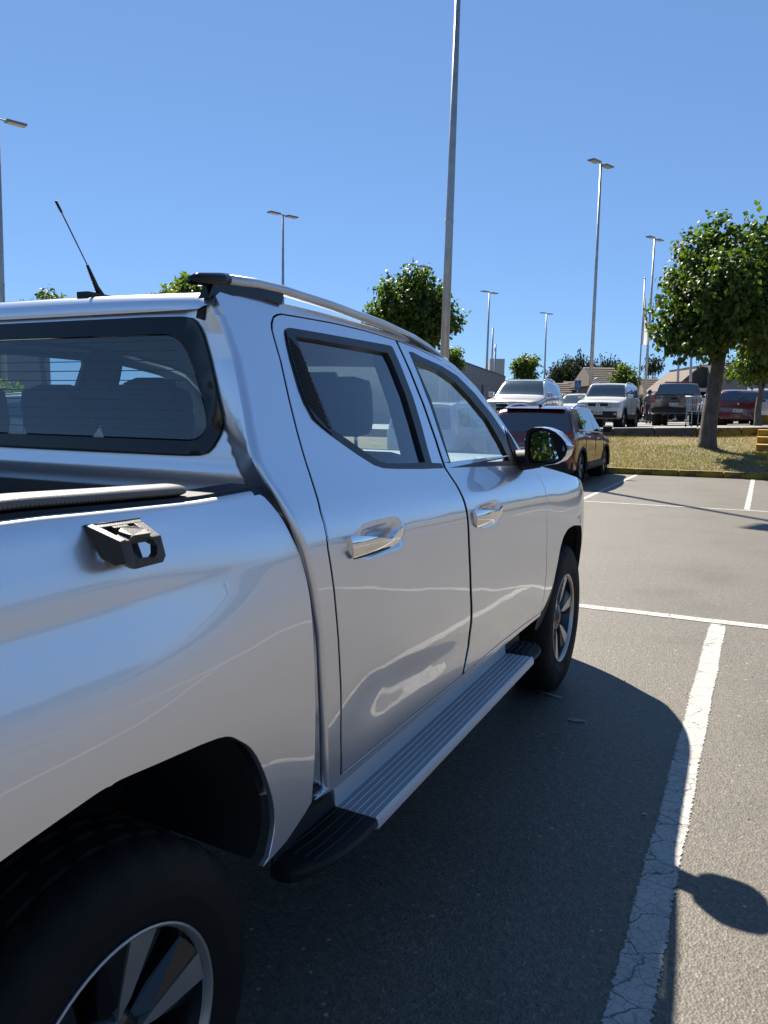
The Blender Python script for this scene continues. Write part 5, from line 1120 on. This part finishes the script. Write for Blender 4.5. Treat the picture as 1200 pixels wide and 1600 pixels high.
def tree(name,label,base,th,tr,clumps,n,size,leaf,seed,group=None,lean=(0,0),droop=.6,cat="tree",shape='maple'):
    root=empty(name,base,0,label,cat,group); rg=np.random.default_rng(seed)
    b=MB(); pts=[];rs=[]
    for i in range(9):
        t=i/8; pts.append((lean[0]*t+.03*math.sin(t*5+seed),lean[1]*t+.03*math.cos(t*4+seed),th*t-.15*(i==0))); rs.append(tr*(1.0+.45*max(0,1-t*5)**2)*(1-.30*t))
    b.tube(pts,rs,16)
    tp=Vector(pts[-1])
    for c in clumps[:9]:
        e=Vector(c[:3]); mid=tp.lerp(e,.5)+Vector((rg.normal(0,.08),rg.normal(0,.08),.05)); b.tube([tp+Vector((0,0,-.25)),tp.lerp(mid,.5),mid,e],[tr*.48,tr*.36,tr*.22,tr*.07],7)
    o=b.build("trunk",BARK,root,True)
    V,F=crownmesh(clumps,n,size,droop,seed,shape); raw("crown",V,F,leaf,root)
    return root
def ball(cx,cy,cz,rx,rz,k,seed,r0=.45,r1=.75,flat=1):
    rg=np.random.default_rng(seed); out=[]
    for i in range(k):
        d=rg.normal(size=3); d/=np.linalg.norm(d); q=(.35+.65*rg.random()**.5)
        out.append((cx+d[0]*rx*q*.72,cy+d[1]*rx*q*.72,cz+d[2]*rz*q*.74,rx*rg.uniform(r0,r1)*.62,rg.uniform(.6,1.3)))
    return out
cl=[(0,0,4.75,1.35),(-1.15,.2,4.1,.72),(-1.36,-.1,3.62,.44),(-.9,-.4,3.45,.50),(-.55,-.5,5.75,.62),(-.20,-.1,6.35,.42),(-.85,.3,5.15,.68),(.9,-.2,5.7,.95),(1.35,.1,6.05,.60),(1.5,0,4.5,1.0),(.6,-.9,3.9,.8),(-.3,.9,3.9,.8),(.2,-1.2,4.7,.9),(.2,1.2,4.8,.9),(2.0,.2,5.2,.7),(1.3,-.3,3.6,.65),(-.25,-.7,3.4,.55),(1.9,.3,3.9,.6)]
tree("street_tree","big broad-leaved tree on the grass bank with a thick grey trunk",(0.424, 22.494, 0.42),2.75,.235,[(a+.10,b,c-.35,r,1) for a,b,c,r in cl],17000,.155,LEAF,3,lean=(.12,.0))
tree("street_tree","bushy tree just left of the tallest light pole, behind the pickup's roof",(-8.39, 22.024, 0.3),2.5,.14,[(-.1,0,4.35,.88),(.1,.1,5.15,.50),(.62,0,4.0,.62),(-.85,.1,4.2,.6),(-1.35,0,4.0,.35),(-.6,-.2,4.95,.45),(.65,.1,4.6,.55),(1.25,0,3.95,.40),(.15,0,3.75,.55),(.5,0,3.45,.34),(-.4,0,3.85,.42)],8500,.15,LEAF,5)
tree("street_tree","small round dark green tree above the silver crossover",(-11.005, 44.485, 0.9),1.9,.11,ball(0,0,3.0,.95,.95,12,2),3600,.15,LEAF,6)
tree("street_tree","pale green young tree between the boxy white car and the flag pole",(-4.689, 40.829, 1.0),1.2,.09,ball(0,0,2.2,.85,.95,12,4),3200,.14,LEAF2,7)
tree("street_tree","dark round tree at the right edge behind the wine red hatchback",(1.582, 31.542, 1.1),1.5,.13,ball(.1,0,2.55,1.25,1.15,14,8)+[(-.85,0,2.2,.4)],6500,.13,LEAF2,9)
tree("street_tree","tree top peeping over the pickup's roof left of the aerial",(-23.18, 20.611, 0.0),3.2,.13,ball(0,0,4.9,.95,.9,10,10),3600,.16,LEAF2,11)
tree("street_tree","tree top peeping over the pickup's roof beside the rear end of the roof rail",(-16.408, 20.542, 0.0),3.4,.13,ball(0,0,5.0,1.0,.95,10,12),3800,.16,LEAF2,13)
tree("street_tree","small tree showing beside the foot of the tallest light pole in front of the warehouse",(-11.251, 33.148, 0.6),1.9,.10,ball(0,0,3.25,.5,.5,9,14),1200,.13,LEAF2,15)
def far_tree(label,base,H,Wd,leaf,n,seed,name="eucalyptus_tree"):
    rg=np.random.default_rng(seed); c=[]
    for i in range(11):
        t=.35+.62*rg.random(); a=rg.uniform(0,6.28); q=Wd*(1.05-t*.65)*rg.uniform(.2,.8); c.append((q*math.cos(a),q*math.sin(a),H*t,Wd*rg.uniform(.22,.42),1))
    c.append((0,0,H*.97,Wd*.2,1))
    tree(name,label,base,H*.55,.28,c,n,.75,leaf,seed,"eucalyptus trees on the skyline" if leaf is EUC and name=="eucalyptus_tree" else None,droop=1.2,shape='blade')
far_tree("sparse eucalyptus at the left end of the skyline row, above the silver crossover's bonnet side",(-34.68,149.63,.5),9.77,3.2,EUC,1500,30)
far_tree('narrow second eucalyptus from the left of the skyline row',(-33.36,152.51,.5),10.79,3.4,EUC,1500,31)
far_tree('taller third eucalyptus from the left of the skyline row',(-30.36,149.48,.5),11.29,4.2,EUC,1500,32)
far_tree('middle eucalyptus of the skyline row, just left of the tall light pole',(-29.82,157.60,.5),11.44,3.6,EUC,1500,33)
far_tree('eucalyptus of the skyline row standing behind the tall light pole',(-26.91,153.41,.5),11.50,4.2,EUC,1500,34)
far_tree('second eucalyptus from the right end of the skyline row',(-25.74,158.46,.5),11.06,3.6,EUC,1500,35)
far_tree('short eucalyptus at the right end of the skyline row, above the pale green young tree',(-23.53,153.93,.5),10.03,3.0,EUC,1500,36)
far_tree("lone dark conifer on the skyline left of the dark gable",(-16.716, 147.151, 0.5),11,3.0,EUC,900,41,"conifer_tree")
# clipped hedge and dark shrubs in front of the houses
def hedge(name,label,p,q,h,w,n,leaf,seed,size=.16):
    rg=np.random.default_rng(seed); p=Vector(p);q=Vector(q); root=empty(name,p,0,label,"hedge")
    V=[];F=[]
    for _ in range(n):
        t=rg.random(); c=(q-p)*t; x=c.x+rg.uniform(-w,w)*.5; y=c.y+rg.uniform(-w,w)*.5; z=h*(rg.random()**.6)*(1+.12*math.sin(t*37+seed)); d=rg.normal(size=3); d/=np.linalg.norm(d); s=np.cross(d,rg.normal(size=3)); s/=np.linalg.norm(s); k=len(V); P=np.array((x,y,z)); e=size*rg.uniform(.6,1.3)
        V+=[P,P+d*e*.5+s*e*.3,P+d*e,P+d*e*.5-s*e*.3]; F+=[(k,k+1,k+2,k+3)]
    raw("foliage",V,F,leaf,root); return root
hedge("hedge","yellow-green hedge seen through the pickup's rear window",(-20,16.5,0),(-11,8.0,0),1.9,.9,9000,LEAF2,1)
hedge("hedge","dark clipped shrubs in front of the low brown houses",(-13.265, 61.333, 0.9),(-5.839, 64.948, 0.9),1.9,1.6,9000,HEDGE,2,.3)
# ------------------------------------------------------------------ light poles
GALV=pbr("galvanised_steel",(.36,.37,.37),.45,metal=.6,var=.08,scale=3); LAMPH=pbr("lamp_grey",(.30,.295,.27),.5,metal=.2); LED=pbr("led_panel",(.46,.44,.36),.4)
def light_pole(label,base,H,r,lean=0,leany=0,group="twin headed light poles",heads=True,rz=0.0):
    root=empty("light_pole",base,0,label,"light pole",group); root.rotation_euler=(leany,lean,0)
    p=MB(); p.tube([(0,0,0),(0,0,H*.5),(0,0,H)],[r,r*.8,r*.55],14); p.build("pole",GALV,root,True)
    MB().box((0,0,.05),(r*5,r*5,.1),bev=.02).build("base_plate",GALV,root); MB().box((0,-r*.97,.9),(r*.9,.02,.34),bev=.006).build("access_hatch",LAMPH,root); MB().lathe([(H*.5-.06,r*.80),(H*.5-.05,r*.86),(H*.5+.05,r*.86),(H*.5+.06,r*.78)],'Z',(0,0,0),14).build("pole_collar",GALV,root,True)
    if heads:
        d=Vector((.35,.94,0)).normalized(); n=Vector((-d.y,d.x,0))
        MB().tube([tuple(-d*.3+Vector((0,0,H))),(0,0,H+.02),tuple(d*.3+Vector((0,0,H)))],.03,8).build("head_arm",GALV,root,True)
        for s in (-1,1):
            rot=Matrix((n,d*s,Vector((0,0,1)).cross(Vector((0,0,0))) if 0 else n.cross(d*s))).transposed()
            tl=Matrix.Rotation(.10*s,3,tuple(n)) if 0 else Matrix.Identity(3)
            hd=MB(); hd.box(tuple(d*s*.62+Vector((0,0,H+.01))),(.40,.72,.07),rot=rot,bev=.015); hh=hd.build("lamp_head",LAMPH,root,ang=40)
            MB().box(tuple(d*s*.62+Vector((0,0,H-.03))),(.32,.58,.02),rot=rot).build("led_panel",LED,hh)
    return root
light_pole("tallest light pole rising out of the top of the picture behind the pickup",(-6.40,19.75,.02),13.2,.135,lean=.012)
light_pole("light pole above the middle of the pickup's roof rail",(-23.86,38.23,0.3),12.18,0.11,lean=0.0004,leany=-0.0002)
light_pole('tall light pole with two flat heads left of the big tree',(-6.75,42.07,0.95),13.39,0.11,lean=-0.0027,leany=0.0013)
light_pole("light pole half hidden behind the big tree's left edge",(-6.23,59.15,1.0),12.92,0.11,lean=0.0040,leany=-0.0020)
light_pole('thin far light pole right of the small round tree',(-20.05,83.83,0.9),11.20,0.12,lean=-0.0075,leany=0.0037)
light_pole('far light pole in front of the grey warehouse',(-20.26,64.66,0.6),11.06,0.12,lean=0.0044,leany=-0.0022)
light_pole('light pole at the left edge of the picture',(-24.58,19.93,0),11.88,0.11,lean=0.0196,leany=-0.0096)
light_pole('light pole whose head shows over the bushy tree',(-22.36,54.66,0.5),11.84,0.11,lean=-0.0178,leany=0.0087)
light_pole("pole behind the big tree's lower left leaves",(-4.35,63.43,1.1),6.61,0.11,lean=-0.0247,leany=0.0121)
light_pole("pole just left of the big tree's trunk, in front of the dark gable",(-2.76,55.23,1.1),6.62,0.11,lean=-0.0304,leany=0.0149)
light_pole("light pole behind the camera mirrored in the pickup's rear window",(-4.2,-14.5,0),12.5,.13)
# ------------------------------------------------------------------ flag
fp=(-5.316, 49.498, 1.0)
root=empty("flag_pole",fp,0,"slim flag pole left of the big tree","flag pole"); MB().tube([(0,0,0),(0,0,8.6)],[.06,.035],10).build("pole",GALV,root,True); MB().lathe([(0,.02),(.03,.05),(.08,.05),(.11,.0)],'Z',(0,0,8.6),10).build("finial",GALV,root,True)
FLAGM=leafmat("white_flag",(.98,.99,1.0),(.98,.99,1.0),.0,.8,.1); _t=FLAGM.node_tree; _tl=[n for n in _t.nodes if n.type=='BSDF_TRANSLUCENT'][0]
for l in list(_tl.inputs[0].links): _t.links.remove(l)
_tl.inputs[0].default_value=(.55,.57,.62,1); [n for n in _t.nodes if n.type=='MIX_SHADER'][0].inputs[0].default_value=.5
FPR=pbr("orange_print",(.6,.25,.12),.8)
def fl(i,j):
    z=7.6-2.9*i-.25*j*(1-i); x=.02+(.10+.42*i)*j+.10*math.sin(i*7+j*3)*j; y=.16*math.sin(j*9+i*4)*(.4+j); return (fp[0]+x,fp[1]+y,fp[2]+z)
flg=grid("flag",fl,26,14,FLAGM); tag(flg,"limp white flag with an orange print hanging from the slim flag pole","flag")
def fl2(i,j):
    p=fl(.52+.13*i,.50+.25*j); return (p[0],p[1]-.012,p[2])
grid("flag_print",fl2,6,6,FPR,flg)
# ------------------------------------------------------------------ buildings
WARE=pbr("warehouse_cladding",(.23,.225,.22),.7,var=.05,scale=.6); BLUEB=pbr("blue_band",(.03,.10,.30),.6); WHITEW=pbr("white_wall",(.62,.62,.60),.7); ROOFB=pbr("brown_shingle",(.20,.155,.12),.9,var=.15,scale=5,bump=.4,bscale=8); WALLT=pbr("tan_wall",(.36,.27,.19),.85,var=.08); DARKW=pbr("dark_cladding",(.055,.055,.06),.7,var=.1,scale=2); BEIGE=pbr("beige_wall",(.30,.26,.22),.85); WIN=pbr("dark_window",(.02,.025,.03),.1,spec=.8); BRICK=pbr("red_brown_wall",(.13,.06,.04),.85,var=.15,scale=4)
def wallbox(name,p,q,h,depth,mat,parent,z0=0,left=False):
    """upright slab from p to q (2D), of a height, going back by depth"""
    p=Vector((p[0],p[1],0));q=Vector((q[0],q[1],0)); d=(q-p).normalized(); n=Vector((-d.y,d.x,0))
    if (n.y<0 and not left) or (left and n.x>0): n=-n
    V=[p,q,q+n*depth,p+n*depth]; V=[(v.x,v.y,z0) for v in V]+[(v.x,v.y,z0+h) for v in V]
    return MB().add(V,[(0,1,2,3),(4,5,6,7),(0,1,5,4),(1,2,6,5),(2,3,7,6),(3,0,4,7)]).build(name,mat,parent)
w=empty("warehouse",(-15.821, 44.385, 0.5),0,"long plain grey warehouse with a blue base, behind the tallest light pole","warehouse")
def into(o,root):
    o.parent=root; o.matrix_parent_inverse=root.matrix_basis.inverted(); return o
def B(name,p,q,h,depth,mat,root,z0=0,left=False): return into(wallbox(name,p,q,h,depth,mat,None,z0,left),root)
w0=(-7.836, 17.423, 0.0); w1=(-20.864, 72.217, 0.0)
def lerp(p,q,t): return (p[0]+(q[0]-p[0])*t,p[1]+(q[1]-p[1])*t)
wa=(-14.655, 35.978, 0.0)
nP=20
first=None
for i in range(nP):
    a=lerp(wa,w1,i/nP); b=lerp(wa,w1,(i+.985)/nP)
    B("wall_panel",a,b,4.3-.9,14,WARE,w,1.4,True)
    
B("blue_base",lerp(wa,w1,-.001),lerp(wa,w1,1.001),1.4,14,BLUEB,w,0,True)
B("roof_edge",lerp(wa,w1,-.003),lerp(wa,w1,1.003),.14,14.2,DARKW,w,4.8,True)
for t in (.35,.62): B("wall_door",lerp(wa,w1,t),lerp(wa,w1,t+.02),2.2,-.06,DARKW,w,1.41,True)
t=empty("roof_tower",(-23.204, 76.687, 0.0),0,"white block with two masts rising behind the grey warehouse","tower")
B("block",(-23.855, 76.37, 0.0),(-22.495, 77.033, 0.0),6.9,3,WHITEW,t,0)
m1=(-23.199, 75.007, 0.0); m2=(-22.909, 75.148, 0.0)
for m_,zt in ((m1,9.8),(m2,8.2)): into(MB().tube([(m_[0],m_[1],0),(m_[0],m_[1],zt)],.09,8).build("mast",GALV,None,True),t)
lb=empty("left_building",(-27.77, 22.864, 0.0),0,"flat roofed grey building at the left edge beyond the pickup's roof","building")
B("wall",(-28.826, 18.984, 0.0),(-33.739, 28.933, 0.0),5.9,1,WARE,lb,0); B("roof_edge",(-28.773, 18.898, 0.0),(-33.723, 28.94, 0.0),.18,1.2,DARKW,lb,5.9)
# low brown houses
def house(label,px0,px1,D,zb,ze,zr,over=.5,wall=WALLT,roofm=ROOFB,hip=.0,wins=()):
    p=AT_(px0,D); q=AT_(px1,D); c=((p[0]+q[0])/2,(p[1]+q[1])/2)
    L=math.hypot(q[0]-p[0],q[1]-p[1]); a=math.atan2(q[1]-p[1],q[0]-p[0]); r=empty("brown_house",(c[0],c[1],zb),a,label,"house")
    MB().box((0,4,(ze-zb)/2),(L,8,ze-zb)).build("wall",wall,r)
    h=L/2+over; k=h-hip*L
    rf=MB().add([(-h,-over,ze-zb),(h,-over,ze-zb),(h,8+over,ze-zb),(-h,8+over,ze-zb),(-k,4,zr-zb),(k,4,zr-zb)],[(0,1,5,4),(2,3,4,5),(1,2,5),(3,0,4),(0,3,2,1)]).build("roof",roofm,r)
    for i in range(1,9):
        t=i/9; y=-over+(4+over)*t; z=ze-zb+(zr-ze)*t; hh=h-(h-k)*t
        MB().box((0,y,z+.03),(hh*2,.06,.05)).build("shingle_course",roofm,rf)
    for x,zz,ww,hh in wins: 
        f=MB().box((x,-.03,zz-zb),(ww+.2,.08,hh+.2)).build("window_frame",WHITEW,r); MB().box((x,-.075,zz-zb),(ww,.03,hh)).build("pane",WIN,f)
    return r
AT_=lambda px,D: {(866, 72): (-15.8, 71.31), (900, 72): (-13.99, 72.2), (896, 80): (-15.99, 80.2), (960, 80): (-12.2, 82.04), (932, 66): (-11.11, 66.87), (972, 66): (-9.16, 67.82), (1016, 70): (-7.55, 73.09), (1060, 70): (-5.27, 74.2)}[(px,D)]
house("low brown shingled house with a dark gable right behind the silver crossover",866,900,72,.8,2.7,4.4,.6,BRICK,ROOFB,.25)
house("long tan house with a shallow brown roof behind the disabled parking sign",896,960,80,.8,3.0,4.9,.6,WALLT,ROOFB,.1,((2.2,2.2,1.2,1.0),(-.5,2.2,1.2,1.0)))
house("tan two storey house with dark windows left of the pale green young tree",932,972,66,.8,3.9,5.6,.4,WALLT,ROOFB,.05,((-.3,3.1,.7,1.0),(.9,3.1,1.1,1.0)))
house("brown shingled house between the flag pole and the dark grey pickup",1016,1060,70,.8,3.1,4.9,.5,BRICK,ROOFB,.2)
g=empty("dark_gable_building",(-3.317, 66.175, 1.0),0,"dark clad building with a long sloping gable roof and white lettering, behind the grey pickup","building")
a0=(-4.922, 65.394, 1.0); a1=(-3.409, 66.131, 1.0); a2=(-1.346, 67.135, 1.0)
def slab(name,pts,depth,mat,root):
    """polygon in the wall plane a0-a2: (metres along, height) pushed back"""
    d=Vector((a2[0]-a0[0],a2[1]-a0[1],0)).normalized(); n=Vector((-d.y,d.x,0)); n=n if n.y>0 else -n
    V=[Vector((a0[0],a0[1],0))+d*u+Vector((0,0,z)) for u,z in pts]; k=len(V); V2=[v+n*depth for v in V]
    return into(MB().add(V+V2,[tuple(range(k)),tuple(range(k,2*k))]+[(i,(i+1)%k,k+(i+1)%k,k+i) for i in range(k)]).build(name,mat,None),root)
def fr(px,y): 
    return None
slab("gable_wall",[(.1,1),(.1,3.4),(1.75,4.9),(1.75,1)],6,BRICK,g)
slab("gable_roof",[(-.2,3.45),(1.85,5.25),(1.85,5.02),(-.2,3.2)],6.4,ROOFB,g)
slab("dark_wall",[(1.76,1),(1.76,5.35),(4.2,5.2),(4.2,1)],6,DARKW,g)
slab("window",[(.9,3.2),(.9,4.0),(1.55,4.0),(1.55,3.2)],-.05,WIN,g)
slab("door_opening",[(1.9,1.0),(1.9,3.3),(3.0,3.3),(3.0,1.0)],-.05,WIN,g)
slab("canopy",[(1.6,3.35),(1.6,3.62),(3.9,3.62),(3.9,3.35)],-1.2,WHITEW,g)
sb=slab("sign_board",[(.15,3.02),(.15,3.62),(1.7,3.62),(1.7,3.02)],-.12,DARKW,g)
def text(s,size,loc,rz,mat,parent,name):
    c=bpy.data.curves.new(name,'FONT'); c.body=s; c.size=size; c.extrude=.03; c.align_x='CENTER'; c.align_y='CENTER'; t=bpy.data.objects.new(name,c); COL.objects.link(t)
    dg=bpy.context.evaluated_depsgraph_get(); me=bpy.data.meshes.new_from_object(t.evaluated_get(dg)); bpy.data.objects.remove(t); o=link(name,me,None,None); me.materials.clear(); me.materials.append(mat)
    o.matrix_world=Matrix.Translation(loc)@Matrix.Rotation(rz,4,'Z')@Matrix.Rotation(math.pi/2,4,'X'); 
    if parent: into(o,parent)
    return o
d_=Vector((a2[0]-a0[0],a2[1]-a0[1],0)).normalized(); n_=Vector((-d_.y,d_.x,0)); n_=n_ if n_.y>0 else -n_; ang_=math.atan2(d_.y,d_.x)
text("INVICTA",.46,Vector((a0[0],a0[1],3.31))+d_*.95-n_*.16,ang_,WHITEW,g,"sign_letters")
bw=empty("beige_building",(-0.268, 65.416, 1.0),0,"beige blank wall with dark letters running down it, right of the big tree's trunk","building")
b0=(-1.688, 64.725, 1.0); b1=(2.615, 66.82, 1.0)
B("wall",b0,b1,4.4,7,BEIGE,bw,1.0); B("shop_band",b0,b1,.75,.3,DARKW,bw,1.0)
B("parapet",b0,b1,.12,7.1,DARKW,bw,5.4)
for L0 in ((-0.979, 65.107, 5.329),(-0.938, 65.043, 4.746),(-0.896, 64.979, 4.163)):
    text("L",.62,Vector(L0),math.atan2(b1[1]-b0[1],b1[0]-b0[0]),DARKW,bw,"wall_letter")
# blue disabled parking sign
SIGNB=pbr("sign_blue",(.03,.14,.45),.5); SIGNW=pbr("sign_white",(.75,.76,.78),.5)
sp_=(-9.563, 51.918, 0.95)
sg=empty("parking_sign",sp_,0,"blue disabled parking sign with a white wheelchair symbol on a thin post","sign")
MB().tube([(0,.04,0),(0,.04,2.75)],.03,8).build("post",GALV,sg,True); rzz=math.radians(12)
pn=MB().box((0,0,2.42),(.42,.02,.62),bev=.006).build("sign_panel",SIGNB,sg)
ic=MB(); ic.lathe([(0,.04),(.01,.04)],'X',(0,0,0),4) if 0 else None
ic.tube([(-.03,-.016,2.60),(-.03,-.016,2.45),(.07,-.016,2.45),(.12,-.016,2.30),(.16,-.016,2.30)],.018,6)
ic.tube([(-.03,-.016,2.53),(.07,-.016,2.53)],.014,6)
n=14; ic.tube([(-.02+.10*math.cos(t),-.016,2.38+.10*math.sin(t)) for t in np.linspace(2.2,5.9,n)],.014,6)
ic.build("wheelchair_symbol",SIGNW,pn,True)
MB().lathe([(-.01,.035),(.01,.035),(.012,0)],'Z',(-.03,-.016,2.655),10).build("symbol_head",SIGNW,pn)
# little globe lamp by the houses
gp=(-9.633, 58.614, 0.9)
gl=empty("globe_lamp",gp,0,"small globe lamp on a post in front of the tan houses","lamp"); MB().tube([(0,0,0),(0,0,2.9)],.045,8).build("post",GALV,gl,True); MB().lathe([(2.9,.06),(2.95,.14),(3.08,.20),(3.2,.16),(3.27,.02)],'Z',(0,0,0),14).build("globe",WHITEW,gl,True)
# shopping cart
CARTM=pbr("pale_blue_wire",(.42,.50,.55),.4,metal=.4)
cp=(-0.418, 28.886, 1.07)
ct=empty("shopping_cart",cp,-.15,"pale blue wire shopping cart left standing beside the tree trunk","shopping cart")
fr_=MB()
def q4(x0,x1,y0,y1,z): return [(x0,y0,z),(x1,y0,z),(x1,y1,z),(x0,y1,z),(x0,y0,z)]
for z,k in ((.55,.86),(.78,.93),(1.02,1.0)): fr_.tube(q4(-.27*k,.27*k,-.42*k,.42*k,z),.011,6)
fr_.build("basket_rim",CARTM,ct)
for face in range(4):
    b=MB()
    for i in range(9):
        t=-1+2*i/8
        if face<2:
            y=(-1 if face==0 else 1)*.42; b.tube([(t*.27*.86,y*.86,.55),(t*.27,y,1.02)],.007,4)
        else:
            x=(-1 if face==2 else 1)*.27; b.tube([(x*.86,t*.42*.86,.55),(x,t*.42,1.02)],.007,4)
    tag(b.build("basket_wires",CARTM,ct),kind="stuff")
b=MB()
for i in range(9): t=-1+2*i/8; b.tube([(t*.23,-.36,.55),(t*.23,.36,.55)],.006,4)
tag(b.build("basket_floor_wires",CARTM,ct),kind="stuff")
MB().tube([(-.25,-.42,1.02),(-.25,-.55,1.06),(.25,-.55,1.06),(.25,-.42,1.02)],.016,8).build("push_handle",CARTM,ct,True)
for x in (-.2,.2):
    MB().tube([(x,-.40,.55),(x,-.46,.14),(x,.40,.14),(x,.34,.55)],.014,6).build("chassis_rail",CARTM,ct)
    for y in (-.44,.38): MB().lathe([(-.015,.02),(-.015,.06),(.015,.06),(.015,.02)],'X',(x,y,.062),14).build("castor",RUBBER,ct)
# person walking away beside the grey pickup
pp=(-3.73, 42.418, 1.03)
SKIN=pbr("skin",(.40,.25,.18),.6); JACK=pbr("grey_jacket",(.20,.20,.215),.9); JEAN=pbr("dark_jeans",(.04,.05,.08),.9); HAIR=pbr("dark_hair",(.02,.015,.012),.7)
def skinmesh(name,verts,edges,radii,mat,parent,sub=1):
    me=bpy.data.meshes.new(name); me.from_pydata(verts,edges,[]); o=bpy.data.objects.new(name,me); COL.objects.link(o)
    m=o.modifiers.new("s",'SKIN'); me.skin_vertices[0].data[0].use_root=True
    for i,r in enumerate(radii): me.skin_vertices[0].data[i].radius=(r,r) if not isinstance(r,tuple) else r
    s=o.modifiers.new("u",'SUBSURF'); s.levels=sub; s.render_levels=sub
    dg=bpy.context.evaluated_depsgraph_get(); m2=bpy.data.meshes.new_from_object(o.evaluated_get(dg)); bpy.data.objects.remove(o)
    m2.polygons.foreach_set("use_smooth",[True]*len(m2.polygons)); m2.materials.clear(); m2.materials.append(mat); q=bpy.data.objects.new(name,m2); COL.objects.link(q); q.parent=parent; return q
pr_=empty("person",pp,.25,"person in a grey jacket and dark jeans walking away beside the dark grey pickup","person")
J=[(0,0,.92),(0,.02,1.12),(0,.04,1.36),(0,.05,1.47),(0,.06,1.58),(0,.07,1.68),
   (.10,0,.88),(.11,.16,.50),(.11,.10,.09),(.11,.24,.05),(-.10,0,.88),(-.11,-.06,.50),(-.11,-.22,.12),(-.11,-.12,.05),
   (.18,.04,1.38),(.24,-.06,1.12),(.24,.04,.90),(.24,.07,.80),(-.18,.04,1.38),(-.24,.10,1.12),(-.23,.24,.94),(-.22,.29,.86)]
E_=[(0,1),(1,2),(2,3),(3,4),(4,5),(0,6),(6,7),(7,8),(8,9),(0,10),(10,11),(11,12),(12,13),(2,14),(14,15),(15,16),(16,17),(2,18),(18,19),(19,20),(20,21)]
Rr=[(.15,.10),(.13,.09),(.16,.10),.055,.085,.08,.09,.062,.045,.035,.09,.062,.045,.035,.06,.045,.035,.03,.06,.045,.035,.03]
skinmesh("body",J,E_,Rr,SKIN,pr_)
jv=[0,1,2,14,15,16,18,19,20]; mp_={k:i for i,k in enumerate(jv)}
skinmesh("jacket",[J[k] for k in jv],[(mp_[a],mp_[b]) for a,b in E_ if a in mp_ and b in mp_],[(.19,.13),(.18,.125),(.19,.125),.082,.066,.052,.082,.066,.052],JACK,pr_)
jv=[0,6,7,8,10,11,12]; mp_={k:i for i,k in enumerate(jv)}
skinmesh("trousers",[J[k] for k in jv],[(mp_[a],mp_[b]) for a,b in E_ if a in mp_ and b in mp_],[(.17,.12),.11,.082,.066,.11,.082,.066],JEAN,pr_)
MB().lathe([(1.55,.02),(1.57,.085),(1.64,.105),(1.71,.095),(1.76,.05),(1.77,.0)],'Z',(0,.055,0),16).build("hair",HAIR,pr_,True)
for k in (9,13): MB().box((J[k][0],J[k][1]-.04,.04),(.10,.27,.09),bev=.03).build("shoe",BLACK,pr_)
MB().box((-.30,.28,.72),(.12,.26,.30),bev=.04).build("bag",HAIR,None,ang=50)
bag=COL.objects[-1] if 0 else bpy.data.objects["bag"]; bag.matrix_world=Matrix.Translation(pp)@Matrix.Rotation(.25,4,'Z'); tag(bag,"dark bag hanging from the walking person's hand","bag")
# yellow bollard block at the right edge of the upper level
yb=(1.843, 36.156, 1.1); tag(MB().box((yb[0],yb[1],yb[2]+.22),(.5,.5,.46),bev=.05).build("yellow_block",YEL2,None,ang=40),"yellow painted concrete block at the right edge beside the silver SUV","block")
# dark treeline far off to the right and behind, mirrored in the paint
def treeline(name,pts,h,n,seed):
    rg=np.random.default_rng(seed); V=[];F=[]
    for _ in range(n):
        t=rg.random()*(len(pts)-1); i=int(t); f=t-i; x=pts[i][0]+(pts[i+1][0]-pts[i][0])*f; y=pts[i][1]+(pts[i+1][1]-pts[i][1])*f; hh=h*(.55+.45*abs(math.sin(t*9+seed)*math.cos(t*23))); z=rg.random()**.7*hh; P=np.array((x+rg.normal(0,2),y+rg.normal(0,2),z)); d=rg.normal(size=3); d/=np.linalg.norm(d); s=np.cross(d,rg.normal(size=3)); s/=np.linalg.norm(s); k=len(V); e=rg.uniform(.45,1.1)
        V+=[P,P+d*e*.5+s*e*.4,P+d*e,P+d*e*.5-s*e*.4]; F.append((k,k+1,k+2,k+3))
    return tag(raw(name,V,F,HEDGE),kind="stuff")
tree("street_tree","tall dark tree behind the camera, seen only in the pickup's door mirror",(2.1,-17.5,0),2.2,.2,ball(0,0,4.6,2.3,2.6,18,51),7000,.2,LEAF,52)
treeline("distant_trees",[(115,110),(110,40),(105,-20),(80,-90),(0,-110),(-80,-80),(-140,-30),(-160,40),(-140,90)],6,60000,3)
treeline("skyline_trees",[(-140,110),(-90,170),(-30,200),(30,190),(90,150)],5.5,42000,5)
